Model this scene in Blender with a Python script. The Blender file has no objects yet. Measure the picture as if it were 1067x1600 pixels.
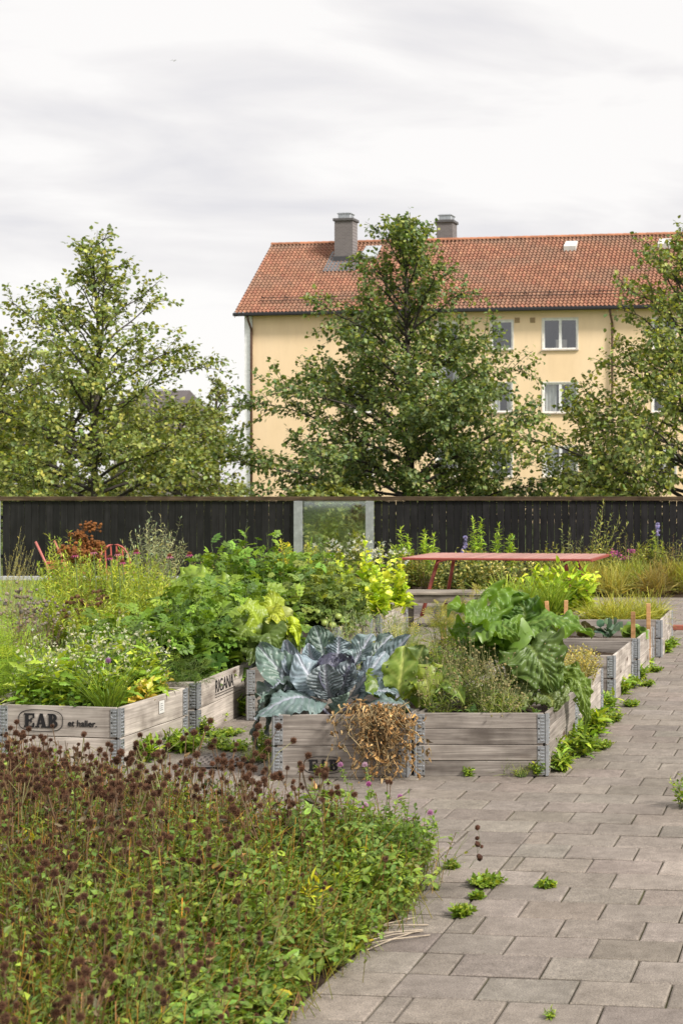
import bpy, bmesh, math, random
import numpy as np
from mathutils import Matrix, Vector

R = np.random.default_rng(11)
random.seed(4)
C = bpy.context.scene.collection
# ---------------------------------------------------------------- camera model (metres; camera at x=0,y=0)
F, CX, HY, H = 2200.0, 1060.0, 755.0, 1.84
def G(px, py, z=0.0):                      # ground point (height z) seen at a photo pixel
    s = (py - HY) / (H - z)
    return np.array([(px - CX) / s, F / s, z])
def P(px, py, d):                          # point at distance d
    s = F / d
    return np.array([(px - CX) / s, d, H - (py - HY) / s])

# ---------------------------------------------------------------- mesh accumulation
class MB:
    def __init__(s): s.v = []; s.f = []; s.c = []; s.m = []; s.n = 0
    def add(s, V, faces, col=(1, 1, 1), mat=0):
        V = np.asarray(V, float).reshape(-1, 3)
        col = np.asarray(col, float)
        if col.ndim == 1: col = np.tile(col, (len(V), 1))
        s.v.append(V); s.c.append(col)
        for fa in (faces if isinstance(faces, list) else [faces]):
            fa = np.asarray(fa, int)
            if len(fa): s.f.append(fa + s.n); s.m.append(np.full(len(fa), mat))
        s.n += len(V); return s
    def inst(s, tpl, M, Tr, col, col2=None, mat=0):
        V, faces, w = tpl
        N = len(Tr); k = len(V)
        if N == 0: return s
        W = np.einsum('nij,kj->nki', M, V) + Tr[:, None, :]
        col = np.asarray(col, float)
        if col.ndim == 1: col = np.tile(col, (N, 1))
        c = np.repeat(col[:, None, :], k, 1)
        if col2 is not None:
            c2 = np.asarray(col2, float)
            c = c * (1 - w[None, :, None]) + c2 * w[None, :, None]
        off = (np.arange(N) * k)[:, None, None]
        s.add(W.reshape(-1, 3), [(np.asarray(fa)[None] + off).reshape(-1, np.asarray(fa).shape[1]) for fa in faces], c.reshape(-1, 3), mat)
        return s
    def tubes(s, paths, rad, sides=4, col=(1, 1, 1), mat=0):
        paths = np.asarray(paths, float)
        if paths.ndim == 2: paths = paths[None]
        N, k, _ = paths.shape
        rad = np.broadcast_to(np.asarray(rad, float), (N, k))
        T = np.gradient(paths, axis=1)
        T /= np.linalg.norm(T, axis=2, keepdims=True) + 1e-9
        ref = np.where(np.abs(T[:, :1, 2:3]) > .8, np.array([1., 0, 0]), np.array([0, 0, 1.]))
        X = np.cross(T, np.broadcast_to(ref, T.shape)); X /= np.linalg.norm(X, axis=2, keepdims=True) + 1e-9
        Y = np.cross(T, X)
        a = np.arange(sides) / sides * 2 * np.pi
        V = paths[:, :, None] + rad[:, :, None, None] * (X[:, :, None] * np.cos(a)[:, None] + Y[:, :, None] * np.sin(a)[:, None])
        q = []
        for i in range(k - 1):
            for j in range(sides):
                j2 = (j + 1) % sides
                q.append((i * sides + j, i * sides + j2, (i + 1) * sides + j2, (i + 1) * sides + j))
        q = np.array(q)
        off = (np.arange(N) * k * sides)[:, None, None]
        faces = [(q[None] + off).reshape(-1, 4)]
        if sides > 2:
            cap = np.array([[(k - 1) * sides + j for j in range(sides)], [j for j in reversed(range(sides))]])
            faces.append((cap[None] + off).reshape(-1, sides))
        col = np.asarray(col, float)
        if col.ndim == 2: col = np.repeat(col, k * sides, 0)
        s.add(V.reshape(-1, 3), faces, col, mat); return s
    def box(s, lo, hi, M=None, col=(1, 1, 1), mat=0, bev=0.0):
        lo = np.array(lo, float); hi = np.array(hi, float)
        if bev <= 0:
            V = np.array([[x, y, z] for z in (lo[2], hi[2]) for y in (lo[1], hi[1]) for x in (lo[0], hi[0])])
            q = [(0, 2, 3, 1), (4, 5, 7, 6), (0, 1, 5, 4), (2, 6, 7, 3), (0, 4, 6, 2), (1, 3, 7, 5)]
            fs = [np.array(q)]
        else:
            bm = bmesh.new(); bmesh.ops.create_cube(bm, size=1)
            for v in bm.verts: v.co = Vector([(lo[i] + hi[i]) / 2 + v.co[i] * (hi[i] - lo[i]) for i in range(3)])
            bmesh.ops.bevel(bm, geom=bm.edges[:], offset=bev, segments=1, affect='EDGES')
            V = np.array([v.co for v in bm.verts]); bm.verts.index_update()
            d = {}
            for f in bm.faces: d.setdefault(len(f.verts), []).append([v.index for v in f.verts])
            fs = [np.array(x) for x in d.values()]; bm.free()
        if M is not None: V = V @ np.array(M)[:3, :3].T + np.array(M)[:3, 3]
        return s.add(V, fs, col, mat)
    def build(s, name, mats, parent=None, smooth=False, loc=None):
        me = bpy.data.meshes.new(name)
        V = np.concatenate(s.v) if s.v else np.zeros((0, 3)); Cc = np.concatenate(s.c) if s.c else np.zeros((0, 3))
        nl = sum(f.size for f in s.f); nf = sum(len(f) for f in s.f)
        me.vertices.add(len(V)); me.vertices.foreach_set('co', V.ravel().astype('f4'))
        me.loops.add(nl); me.polygons.add(nf)
        if nf:
            me.loops.foreach_set('vertex_index', np.concatenate([f.ravel() for f in s.f]).astype('i4'))
            tot = np.concatenate([np.full(len(f), f.shape[1]) for f in s.f])
            me.polygons.foreach_set('loop_start', np.concatenate([[0], np.cumsum(tot)[:-1]]).astype('i4'))
            me.polygons.foreach_set('material_index', np.concatenate(s.m).astype('i4'))
            me.polygons.foreach_set('use_smooth', np.full(nf, smooth))
        at = me.color_attributes.new('Col', 'FLOAT_COLOR', 'POINT')
        at.data.foreach_set('color', np.c_[Cc, np.ones(len(Cc))].ravel().astype('f4'))
        for m in (mats if isinstance(mats, (list, tuple)) else [mats]): me.materials.append(m)
        me.update(calc_edges=True); me.validate()
        o = bpy.data.objects.new(name, me); C.objects.link(o)
        if parent is not None: o.parent = parent
        if loc is not None: o.location = loc
        return o

def tag(o, label=None, cat=None, group=None, kind=None):
    if label: o['label'] = label
    if cat: o['category'] = cat
    if group: o['group'] = group
    if kind: o['kind'] = kind
    return o
def thing(name, label, cat, loc=(0, 0, 0), group=None, rz=0.0):
    o = bpy.data.objects.new(name, None); C.objects.link(o)
    o.location = [float(a) for a in loc]; o.rotation_euler = (0, 0, rz); o.empty_display_size = .1
    return tag(o, label, cat, group, 'thing')
def part(mesh_obj, name, parent, M):
    o = bpy.data.objects.new(name, mesh_obj); C.objects.link(o); o.parent = parent
    o.matrix_local = Matrix([[float(x) for x in r] for r in M]); return o

def nrm(a): return a / (np.linalg.norm(a, axis=-1, keepdims=True) + 1e-9)
def frames(d, n, sx, sy=None, sz=None):    # columns X,Y,Z ; Y = leaf axis
    d = nrm(d); X = nrm(np.cross(d, n)); Z = np.cross(X, d)
    sx = np.asarray(sx, float)[..., None]
    sy = sx if sy is None else np.asarray(sy, float)[..., None]
    sz = sx if sz is None else np.asarray(sz, float)[..., None]
    return np.stack([X * sx, d * sy, Z * sz], axis=-1)
def vary(col, n, v=.25, yel=.18, rng=None):
    rng = rng or R
    c = np.tile(np.asarray(col, float), (n, 1)) * np.exp(rng.normal(0, v, (n, 1)))
    y = np.clip(rng.normal(0, yel, (n, 1)), -.3, .8)
    c = c * (1 + y * np.array([[1.0, .35, -.3]]))
    return np.clip(c, .004, .9)

# ---------------------------------------------------------------- leaf templates (unit length along +Y)
def grid_leaf(n, m, wf, W=.5, droop=.2, fold=.15, ruff=0., rn=3, y0=0.):
    V = []; w = []
    for i in range(n + 1):
        t = i / n; wd = max(wf(t) * W, .012)
        for j in range(-m, m + 1):
            a = j / m
            z = -droop * t * t + fold * abs(a) * wd + ruff * abs(a) ** 2 * math.sin(t * rn * 6.28 + (1.3 if j > 0 else 0))
            V.append((a * wd / 2, y0 + (1 - y0) * t, z)); w.append(1. if j == 0 else 0.)
    k = 2 * m + 1
    q = [(i * k + j, i * k + j + 1, (i + 1) * k + j + 1, (i + 1) * k + j) for i in range(n) for j in range(k - 1)]
    return np.array(V), [np.array(q)], np.array(w)
def merge(tpls):
    V = []; fs = {}; w = []; n = 0
    for (v, f, ww) in tpls:
        V.append(v); w.append(ww)
        for fa in f: fs.setdefault(fa.shape[1], []).append(fa + n)
        n += len(v)
    return np.concatenate(V), [np.concatenate(x) for x in fs.values()], np.concatenate(w)
def xf(tpl, ang=0., sc=1., tr=(0, 0, 0), tilt=0., roll=0.):
    M = np.array(Matrix.Rotation(ang, 3, 'Z') @ Matrix.Rotation(tilt, 3, 'X') @ Matrix.Rotation(roll, 3, 'Y'))
    return (tpl[0] * sc) @ M.T + np.array(tr), tpl[1], tpl[2]
ovate = lambda t: (math.sin(math.pi * t ** .75)) ** .85 if 0 < t < 1 else 0
lance = lambda t: math.sin(math.pi * t ** .85) if 0 < t < 1 else 0
obov = lambda t: math.sin(math.pi * t ** 1.5) if 0 < t < 1 else 0
roundl = lambda t: math.sqrt(max(0, 1 - (2 * t - 1) ** 2))
lobed = lambda t: (.35 + .65 * abs(math.sin(3.6 * math.pi * t))) * math.sin(math.pi * (.15 + .8 * t)) * min(1, (1 - t) * 8)
L_FOLD = (np.array([(0, 0, 0), (-.32, .42, .07), (.32, .42, .07), (0, 1, -.12), (0, .45, 0)]),
          [np.array([(0, 2, 4), (0, 4, 1), (4, 2, 3), (4, 3, 1)])], np.array([.6, 0, 0, 0, .6]))
L_LIME = (np.array([(0, 0, 0), (-.40, .22, .05), (.40, .22, .05), (-.40, .6, .03), (.40, .6, .03), (0, 1.05, -.16), (0, .4, -.02)]),
          [np.array([(0, 2, 6), (0, 6, 1), (6, 2, 4), (6, 3, 1), (6, 4, 5), (6, 5, 3)])], np.array([.5, 0, 0, 0, 0, 0, .5]))
L_OVATE = grid_leaf(4, 1, ovate, .6, .25, .2)
L_LANCE = grid_leaf(3, 1, lance, .22, .25, .15)
L_NARROW = grid_leaf(3, 1, lance, .11, .3, .1)
L_ROUND = grid_leaf(4, 1, roundl, .95, .1, -.15, y0=.0)
L_LETT = grid_leaf(7, 3, obov, .75, .35, .25, .07, 2.3)
L_LOBED = grid_leaf(9, 1, lobed, .34, .35, .18)
L_BLADE = grid_leaf(4, 1, lambda t: (1 - t) ** .7 * min(1, .5 + t * 3), .035, .35, .3)
def _pinn():
    lf = grid_leaf(3, 1, ovate, .74, .25, .2)
    out = [xf(lf, 0, .42, (0, .62, -.12))]
    for k, (y, s) in enumerate(((.64, .36), (.42, .33), (.24, .24))):
        z = -.28 * y * y
        out += [xf(lf, 1.1, s, (-.01, y, z), roll=.2), xf(lf, -1.1, s, (.01, y, z), roll=-.2)]
    st = grid_leaf(3, 1, lambda t: 1 - .6 * t, .022, .14, .4); st = (st[0], st[1], np.zeros(len(st[0])))
    return merge(out + [st])
L_PINN = _pinn()
def _feather():
    out = []
    lf = (np.array([(0, 0, 0), (-.055, .5, 0), (.055, .5, 0), (0, 1, -.1)]), [np.array([(0, 2, 3), (0, 3, 1)])], np.zeros(4))
    for y, s in ((.35, .30), (.5, .32), (.64, .28), (.78, .22), (.9, .13)):
        z = -.35 * y * y
        for sg in (-1, 1):
            out.append(xf(lf, sg * 1.0, s, (0, y, z)))
            for u in (.45, .75):
                p = np.array((-sg * math.sin(1.0) * s * u, y + math.cos(1.0) * s * u, z))
                out.append(xf(lf, sg * 1.7, s * .45, p)); out.append(xf(lf, sg * .3, s * .45, p))
    st = grid_leaf(3, 1, lambda t: 1 - .7 * t, .02, .35, .4)
    return merge(out + [(st[0], st[1], np.zeros(len(st[0])))])
L_FEATH = _feather()
def _trif():
    lf = (np.array([(0, 0, 0), (-.24, .35, .05), (.24, .35, .05), (-.20, .78, .02), (.20, .78, .02), (0, .98, -.05), (0, .4, 0)]),
          [np.array([(0, 2, 6), (0, 6, 1), (6, 2, 4), (6, 3, 1), (6, 4, 5), (6, 5, 3)])], np.array([1, 0, 0, 0, 0, 0, 1.]))
    return merge([xf(lf, 0, 1., (0, .03, 0), tilt=-.1), xf(lf, 2.0, 1., (-.02, 0, 0), tilt=-.15), xf(lf, -2.0, 1., (.02, 0, 0), tilt=-.15)])
L_TRIF = _trif()
def blob(r=1., spike=.0, sub=2, seed=0, sq=1.):
    bm = bmesh.new(); bmesh.ops.create_icosphere(bm, subdivisions=sub, radius=1.0)
    rg = random.Random(seed)
    V = np.array([v.co * (r * (1 + (spike * rg.uniform(-.6, 1)))) for v in bm.verts]) * np.array([1, 1, sq])
    Fc = np.array([[v.index for v in f.verts] for f in bm.faces]); bm.free()
    return V, [Fc], (np.linalg.norm(V, axis=1) > r * (1 + spike * .5)).astype(float)
def _spiky():
    rg = np.random.default_rng(4); n = 110; k = np.arange(n) + .5
    ph = np.arccos(1 - 2 * k / n); th = math.pi * (1 + 5 ** .5) * k
    d = np.stack([np.cos(th) * np.sin(ph), np.sin(th) * np.sin(ph), np.cos(ph)], -1)
    t = nrm(np.cross(d, rg.normal(0, 1, (n, 3)))); b = np.cross(d, t); L_ = rg.uniform(.85, 1.35, n)[:, None]
    V = np.stack([d * .45 + t * .15, d * .45 - t * .08 + b * .13, d * .45 - t * .08 - b * .13, d * L_ + (0, 0, .18)], 1).reshape(-1, 3)
    f = (np.array([(0, 1, 3), (1, 2, 3), (2, 0, 3)])[None] + (np.arange(n) * 4)[:, None, None]).reshape(-1, 3)
    w = np.tile((0, 0, 0, 1.), n)
    c = blob(.62, .1, 1, 2)
    return merge([(V, [f], w), (c[0], c[1], np.zeros(len(c[0])))])
B_HEAD = _spiky()
B_SMOOTH = blob(1, .06, 2, 5)
B_LOW = blob(1, .3, 1, 5)

# ---------------------------------------------------------------- materials
def mat(name):
    m = bpy.data.materials.new(name); m.use_nodes = True
    nt = m.node_tree; nt.nodes.clear()
    out = nt.nodes.new('ShaderNodeOutputMaterial')
    return m, nt, out
def N(nt, t, **kw):
    n = nt.nodes.new(t)
    for k, v in kw.items():
        if k in n.inputs: n.inputs[k].default_value = v
        else: setattr(n, k, v)
    return n
def L(nt, a, b): nt.links.new(a, b)
def ramp(nt, fac, stops):
    r = nt.nodes.new('ShaderNodeValToRGB'); e = r.color_ramp.elements
    while len(e) < len(stops): e.new(.5)
    for x, (p, c) in zip(e, stops): x.position = p; x.color = (*c, 1) if len(c) == 3 else c
    L(nt, fac, r.inputs[0]); return r.outputs[0]
def mixc(nt, fac, a, b, mode='MIX'):
    m = nt.nodes.new('ShaderNodeMix'); m.data_type = 'RGBA'; m.blend_type = mode
    for s, v in ((m.inputs[0], fac), (m.inputs[6], a), (m.inputs[7], b)):
        if hasattr(v, 'is_linked'): L(nt, v, s)
        else: s.default_value = (*v, 1) if isinstance(v, (tuple, list)) and len(v) == 3 else v
    return m.outputs[2]
def leaf_mat(name, trans=.35, rough=.5, tcol=(1.25, 1.2, .45), spec=.4, ns=60., warm=(1.30, 1.2, .66)):
    m, nt, out = mat(name)
    at = N(nt, 'ShaderNodeAttribute', attribute_name='Col')
    tc = N(nt, 'ShaderNodeTexCoord'); nz = N(nt, 'ShaderNodeTexNoise', Scale=ns, Detail=3.)
    L(nt, tc.outputs['Object'], nz.inputs['Vector'])
    rp = ramp(nt, nz.outputs['Fac'], [(.3, (.80, .82, .78)), (.7, (1.15, 1.14, 1.14))])
    c = mixc(nt, 1., mixc(nt, 1., at.outputs['Color'], rp, 'MULTIPLY'), warm, 'MULTIPLY')
    p = N(nt, 'ShaderNodeBsdfPrincipled', Roughness=rough); p.inputs['Specular IOR Level'].default_value = spec
    L(nt, c, p.inputs['Base Color'])
    t = N(nt, 'ShaderNodeBsdfTranslucent'); L(nt, mixc(nt, 1., c, tcol, 'MULTIPLY'), t.inputs['Color'])
    mx = N(nt, 'ShaderNodeMixShader', Fac=trans)
    L(nt, p.outputs[0], mx.inputs[1]); L(nt, t.outputs[0], mx.inputs[2]); L(nt, mx.outputs[0], out.inputs[0])
    return m
def col_mat(name, rough=.6, metal=0., spec=.4, ns=30., amt=.25, bump=0.):
    m, nt, out = mat(name)
    at = N(nt, 'ShaderNodeAttribute', attribute_name='Col')
    tc = N(nt, 'ShaderNodeTexCoord'); nz = N(nt, 'ShaderNodeTexNoise', Scale=ns, Detail=6.)
    L(nt, tc.outputs['Object'], nz.inputs['Vector'])
    rp = ramp(nt, nz.outputs['Fac'], [(.3, (1 - amt,) * 3), (.7, (1 + amt,) * 3)])
    p = N(nt, 'ShaderNodeBsdfPrincipled', Roughness=rough, Metallic=metal); p.inputs['Specular IOR Level'].default_value = spec
    L(nt, mixc(nt, 1., at.outputs['Color'], rp, 'MULTIPLY'), p.inputs['Base Color'])
    if bump:
        b = N(nt, 'ShaderNodeBump', Strength=bump, Distance=.01); L(nt, nz.outputs['Fac'], b.inputs['Height']); L(nt, b.outputs[0], p.inputs['Normal'])
    L(nt, p.outputs[0], out.inputs[0]); return m
M_LEAF = leaf_mat('leaf_green'); M_TREE = leaf_mat('tree_leaf', .35, .45, (1.3, 1.25, .45), .5, 3., (1.85, 1.75, 1.35))
M_WAXY = leaf_mat('waxy_leaf', .12, .42, (1, 1.1, .8), .5, 25., (1., 1., 1.)); M_DRY = leaf_mat('dry_leaf', .2, .8, (1.1, 1, .8), .2, warm=(1., 1., 1.))
M_BIG = leaf_mat('broad_leaf', .3, .42, (1.2, 1.25, .4), .5, 18.)
M_STEM = col_mat('plant_stem', .6); M_BARK = col_mat('bark', .9, ns=14., amt=.4, bump=.6)
M_SEED = col_mat('seed_head', .9, ns=200., amt=.4); M_SAGE = leaf_mat('sage_leaf', .3, .6, (1.1, 1.1, .8), .3, warm=(1., 1., .85))
M_PETAL = leaf_mat('petal', .3, .6, (1, 1, 1), .2, warm=(1., 1., 1.))
M_PAINT = col_mat('painted_metal', .45, ns=20., amt=.08); M_PLAIN = col_mat('plain_surface', .75, ns=6., amt=.12)
M_FRUIT = col_mat('fruit', .3, ns=12., amt=.15)

def wood_mat(name, dark, light, rnd=.35, scale=1., rough=.85, knots=True):
    m, nt, out = mat(name)
    tc = N(nt, 'ShaderNodeTexCoord'); oi = N(nt, 'ShaderNodeObjectInfo')
    off = N(nt, 'ShaderNodeVectorMath', operation='MULTIPLY_ADD')
    cmb = N(nt, 'ShaderNodeCombineXYZ'); L(nt, oi.outputs['Random'], cmb.inputs[0]); L(nt, oi.outputs['Random'], cmb.inputs[1]); L(nt, oi.outputs['Random'], cmb.inputs[2])
    L(nt, cmb.outputs[0], off.inputs[0]); off.inputs[1].default_value = (37, 11, 23); L(nt, tc.outputs['Object'], off.inputs[2])
    mp = N(nt, 'ShaderNodeMapping'); mp.inputs['Scale'].default_value = (1.6 * scale, 22 * scale, 22 * scale); L(nt, off.outputs[0], mp.inputs[0])
    n1 = N(nt, 'ShaderNodeTexNoise', Scale=1.6, Detail=5., Distortion=.9); L(nt, mp.outputs[0], n1.inputs['Vector'])
    mp2 = N(nt, 'ShaderNodeMapping'); mp2.inputs['Scale'].default_value = (3 * scale, 130 * scale, 130 * scale); L(nt, off.outputs[0], mp2.inputs[0])
    n2 = N(nt, 'ShaderNodeTexNoise', Scale=1., Detail=3.); L(nt, mp2.outputs[0], n2.inputs['Vector'])
    n3 = N(nt, 'ShaderNodeTexNoise', Scale=4.5, Detail=4.); L(nt, off.outputs[0], n3.inputs['Vector'])
    c = ramp(nt, n1.outputs['Fac'], [(.3, dark), (.5, tuple((a + b) / 2 for a, b in zip(dark, light))), (.68, light)])
    c = mixc(nt, 1., c, ramp(nt, n2.outputs['Fac'], [(.3, (.8,) * 3), (.65, (1.08,) * 3)]), 'MULTIPLY')
    c = mixc(nt, 1., c, ramp(nt, n3.outputs['Fac'], [(.28, (.55, .53, .52)), (.5, (.95, .95, .95)), (.72, (1.22, 1.22, 1.23))]), 'MULTIPLY')
    rv = ramp(nt, oi.outputs['Random'], [(0, (1 - rnd,) * 3), (1, (1 + rnd * .6, 1 + rnd * .55, 1 + rnd * .5))])
    c = mixc(nt, 1., c, rv, 'MULTIPLY')
    h = n1.outputs['Fac']
    if knots:
        mk = N(nt, 'ShaderNodeMapping'); mk.inputs['Scale'].default_value = (3.2, 8, 8); L(nt, off.outputs[0], mk.inputs[0])
        vo = N(nt, 'ShaderNodeTexVoronoi', Scale=.85); L(nt, mk.outputs[0], vo.inputs['Vector'])
        kf = ramp(nt, vo.outputs['Distance'], [(.08, (.9,) * 3), (.13, (.4,) * 3), (.24, (0,) * 3)])
        c = mixc(nt, kf, c, (.07, .04, .025))
    p = N(nt, 'ShaderNodeBsdfPrincipled', Roughness=rough); p.inputs['Specular IOR Level'].default_value = .25
    L(nt, c, p.inputs['Base Color'])
    b = N(nt, 'ShaderNodeBump', Strength=.35, Distance=.004); L(nt, n2.outputs['Fac'], b.inputs['Height']); L(nt, b.outputs[0], p.inputs['Normal'])
    L(nt, p.outputs[0], out.inputs[0]); return m
M_WOOD = wood_mat('weathered_wood', (.165, .142, .125), (.34, .305, .27), .26)
M_WOODPALE = wood_mat('pale_weathered_sunlit_wood', (.32, .28, .245), (.55, .495, .435), .16)  # wood of the pale boxes, also the sunlit tone of other boxes' sides
M_STAKE = wood_mat('stake_wood', (.42, .22, .09), (.58, .34, .16), .12, knots=False)
M_FENCE = wood_mat('black_stained_board', (.008, .0075, .008), (.018, .017, .018), .45, .5, .65, knots=False)
M_RAIL = wood_mat('brown_rail_wood', (.055, .035, .02), (.11, .075, .045), .2, .6, knots=False)
M_BENCH = wood_mat('grey_bench_wood', (.17, .15, .12), (.33, .29, .24), .25)

def metal_mat():
    m, nt, out = mat('galvanised_steel')
    tc = N(nt, 'ShaderNodeTexCoord'); v = N(nt, 'ShaderNodeTexVoronoi', Scale=45.); L(nt, tc.outputs['Object'], v.inputs['Vector'])
    n = N(nt, 'ShaderNodeTexNoise', Scale=9., Detail=4.); L(nt, tc.outputs['Object'], n.inputs['Vector'])
    c = mixc(nt, .5, ramp(nt, v.outputs['Color'], [(0, (.34, .36, .38)), (1, (.52, .54, .56))]), ramp(nt, n.outputs['Fac'], [(.35, (.30, .31, .32)), (.7, (.55, .57, .59))]))
    p = N(nt, 'ShaderNodeBsdfPrincipled', Roughness=.42, Metallic=.75); L(nt, c, p.inputs['Base Color']); L(nt, p.outputs[0], out.inputs[0]); return m
M_GALV = metal_mat()
def soil_mat(name, a, b, sc=12.):
    m, nt, out = mat(name)
    tc = N(nt, 'ShaderNodeTexCoord'); n = N(nt, 'ShaderNodeTexNoise', Scale=sc, Detail=8., Roughness=.7); L(nt, tc.outputs['Object'], n.inputs['Vector'])
    p = N(nt, 'ShaderNodeBsdfPrincipled', Roughness=.95); p.inputs['Specular IOR Level'].default_value = .1
    L(nt, ramp(nt, n.outputs['Fac'], [(.3, a), (.7, b)]), p.inputs['Base Color'])
    bp = N(nt, 'ShaderNodeBump', Strength=.9, Distance=.03); L(nt, n.outputs['Fac'], bp.inputs['Height']); L(nt, bp.outputs[0], p.inputs['Normal'])
    L(nt, p.outputs[0], out.inputs[0]); return m
M_SOIL = soil_mat('dark_soil', (.018, .012, .008), (.07, .048, .032))
M_GROUND = soil_mat('grassy_ground', (.05, .075, .02), (.12, .15, .045), 2.)
M_JOINT = soil_mat('mossy_joint', (.05, .04, .03), (.11, .11, .05), 5.)
def glass_mat(name, fac, tint, gl):
    m, nt, out = mat(name)
    t = N(nt, 'ShaderNodeBsdfTransparent'); t.inputs[0].default_value = (*tint, 1)
    g = N(nt, 'ShaderNodeBsdfGlossy', Roughness=.04); g.inputs[0].default_value = (*gl, 1)
    mx = N(nt, 'ShaderNodeMixShader', Fac=fac); L(nt, t.outputs[0], mx.inputs[1]); L(nt, g.outputs[0], mx.inputs[2]); L(nt, mx.outputs[0], out.inputs[0]); return m
M_PANE = glass_mat('window_glass', .17, (.8, .83, .85), (.9, .92, .95)); M_GLASS = glass_mat('fence_glass', .24, (.80, .85, .82), (.9, .95, .95))
# ================================================================ camera, sky, sun
cam = bpy.data.cameras.new('camera'); co = bpy.data.objects.new('camera', cam); C.objects.link(co)
co.location = (0, 0, H); co.rotation_euler = (math.pi / 2, 0, 0)
cam.sensor_fit = 'HORIZONTAL'; cam.sensor_width = 36; cam.lens = F / 1067 * 36
cam.shift_x = (533.5 - CX) / 1067; cam.shift_y = -(800 - HY) / 1067
cam.clip_end = 3000; cam.clip_start = .1
cam.dof.use_dof = True; cam.dof.focus_distance = 9.4; cam.dof.aperture_fstop = 9.0
sc = bpy.context.scene; sc.camera = co
sc.view_settings.view_transform = 'Standard'; sc.view_settings.look = 'None'; sc.view_settings.exposure = .38; sc.view_settings.gamma = 1
SUN_EL, SUN_AZ = math.radians(40), math.radians(122)       # azimuth clockwise from +Y
w = bpy.data.worlds.new('World'); sc.world = w; w.use_nodes = True; nt = w.node_tree; nt.nodes.clear()
wo = nt.nodes.new('ShaderNodeOutputWorld'); sk = nt.nodes.new('ShaderNodeTexSky'); sk.sky_type = 'NISHITA'; sk.sun_disc = False
sk.sun_elevation = SUN_EL; sk.sun_rotation = SUN_AZ
b1 = N(nt, 'ShaderNodeBackground', Strength=.1); L(nt, sk.outputs[0], b1.inputs[0])
tc = nt.nodes.new('ShaderNodeTexCoord')
mp = N(nt, 'ShaderNodeMapping'); mp.inputs['Scale'].default_value = (2.0, 2.0, 9.0); mp.inputs['Location'].default_value = (1.3, .4, .75); L(nt, tc.outputs['Generated'], mp.inputs[0])
n1 = N(nt, 'ShaderNodeTexNoise', Scale=1.9, Detail=6., Roughness=.5, Distortion=.35); L(nt, mp.outputs[0], n1.inputs['Vector'])
c1 = ramp(nt, n1.outputs['Fac'], [(.33, (.77, .755, .78)), (.46, (.90, .875, .87)), (.56, (1., .975, .955))])
b2 = N(nt, 'ShaderNodeBackground', Strength=.66); L(nt, c1, b2.inputs[0])
sep = nt.nodes.new('ShaderNodeSeparateXYZ'); L(nt, tc.outputs['Generated'], sep.inputs[0])     # an overcast sky is brighter overhead than at the horizon
mr = N(nt, 'ShaderNodeMapRange'); mr.inputs[1].default_value = .32; mr.inputs[2].default_value = 1.; mr.inputs[3].default_value = .79; mr.inputs[4].default_value = 1.05; L(nt, sep.outputs[2], mr.inputs[0]); L(nt, mr.outputs[0], b2.inputs[1])
mx = N(nt, 'ShaderNodeMixShader', Fac=.94); L(nt, b1.outputs[0], mx.inputs[1]); L(nt, b2.outputs[0], mx.inputs[2]); L(nt, mx.outputs[0], wo.inputs[0])
sun = bpy.data.lights.new('sun', 'SUN'); sun.energy = 4.0; sun.angle = math.radians(10); sun.color = (1, .945, .87)
so = bpy.data.objects.new('sun', sun); C.objects.link(so)
sd = Vector((math.sin(SUN_AZ) * math.cos(SUN_EL), math.cos(SUN_AZ) * math.cos(SUN_EL), math.sin(SUN_EL)))
so.rotation_euler = sd.to_track_quat('Z', 'Y').to_euler()

# ================================================================ ground, paving
o = MB().add([(-900, -60, -.03), (900, -60, -.03), (900, 1800, -.03), (-900, 1800, -.03)], np.array([(0, 1, 2, 3)])).build('ground', M_GROUND); tag(o, kind='structure')
o = MB().add([(-5.6, 1.5, -.012), (5.6, 1.5, -.012), (5.6, 25, -.012), (-5.6, 25, -.012)], np.array([(0, 1, 2, 3)])).build('paving_bed', M_JOINT); tag(o, kind='structure')
def paver_mat():
    m, nt, out = mat('concrete_paver')
    at = N(nt, 'ShaderNodeAttribute', attribute_name='Col'); tc = N(nt, 'ShaderNodeTexCoord')
    n1 = N(nt, 'ShaderNodeTexNoise', Scale=2.3, Detail=6., Roughness=.65); n2 = N(nt, 'ShaderNodeTexNoise', Scale=170., Detail=3., Roughness=.7)
    n3 = N(nt, 'ShaderNodeTexNoise', Scale=14., Detail=6., Roughness=.7)
    vo = N(nt, 'ShaderNodeTexVoronoi', Scale=110.)
    for n in (n1, n2, n3, vo): L(nt, tc.outputs['Object'], n.inputs['Vector'])
    c = mixc(nt, 1., at.outputs['Color'], ramp(nt, n1.outputs['Fac'], [(.3, (.78, .77, .76)), (.7, (1.15, 1.15, 1.15))]), 'MULTIPLY')
    c = mixc(nt, 1., c, ramp(nt, n2.outputs['Fac'], [(.25, (.38, .37, .36)), (.48, (.98, .98, .98)), (.72, (1.6, 1.58, 1.54))]), 'MULTIPLY')
    c = mixc(nt, 1., c, ramp(nt, n3.outputs['Fac'], [(.32, (.74, .73, .72)), (.6, (1.06, 1.06, 1.06)), (.78, (1.3, 1.28, 1.25))]), 'MULTIPLY')
    c = mixc(nt, ramp(nt, vo.outputs['Distance'], [(.1, (.35,) * 3), (.2, (0,) * 3)]), c, (.42, .39, .36))
    p = N(nt, 'ShaderNodeBsdfPrincipled', Roughness=.85); p.inputs['Specular IOR Level'].default_value = .3; L(nt, c, p.inputs['Base Color'])
    b = N(nt, 'ShaderNodeBump', Strength=.5, Distance=.004); L(nt, n2.outputs['Fac'], b.inputs['Height']); L(nt, b.outputs[0], p.inputs['Normal'])
    L(nt, p.outputs[0], out.inputs[0]); return m
PL, PW, PA = .345, .238, math.radians(-6.6)
rp = np.random.default_rng(5)
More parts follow.
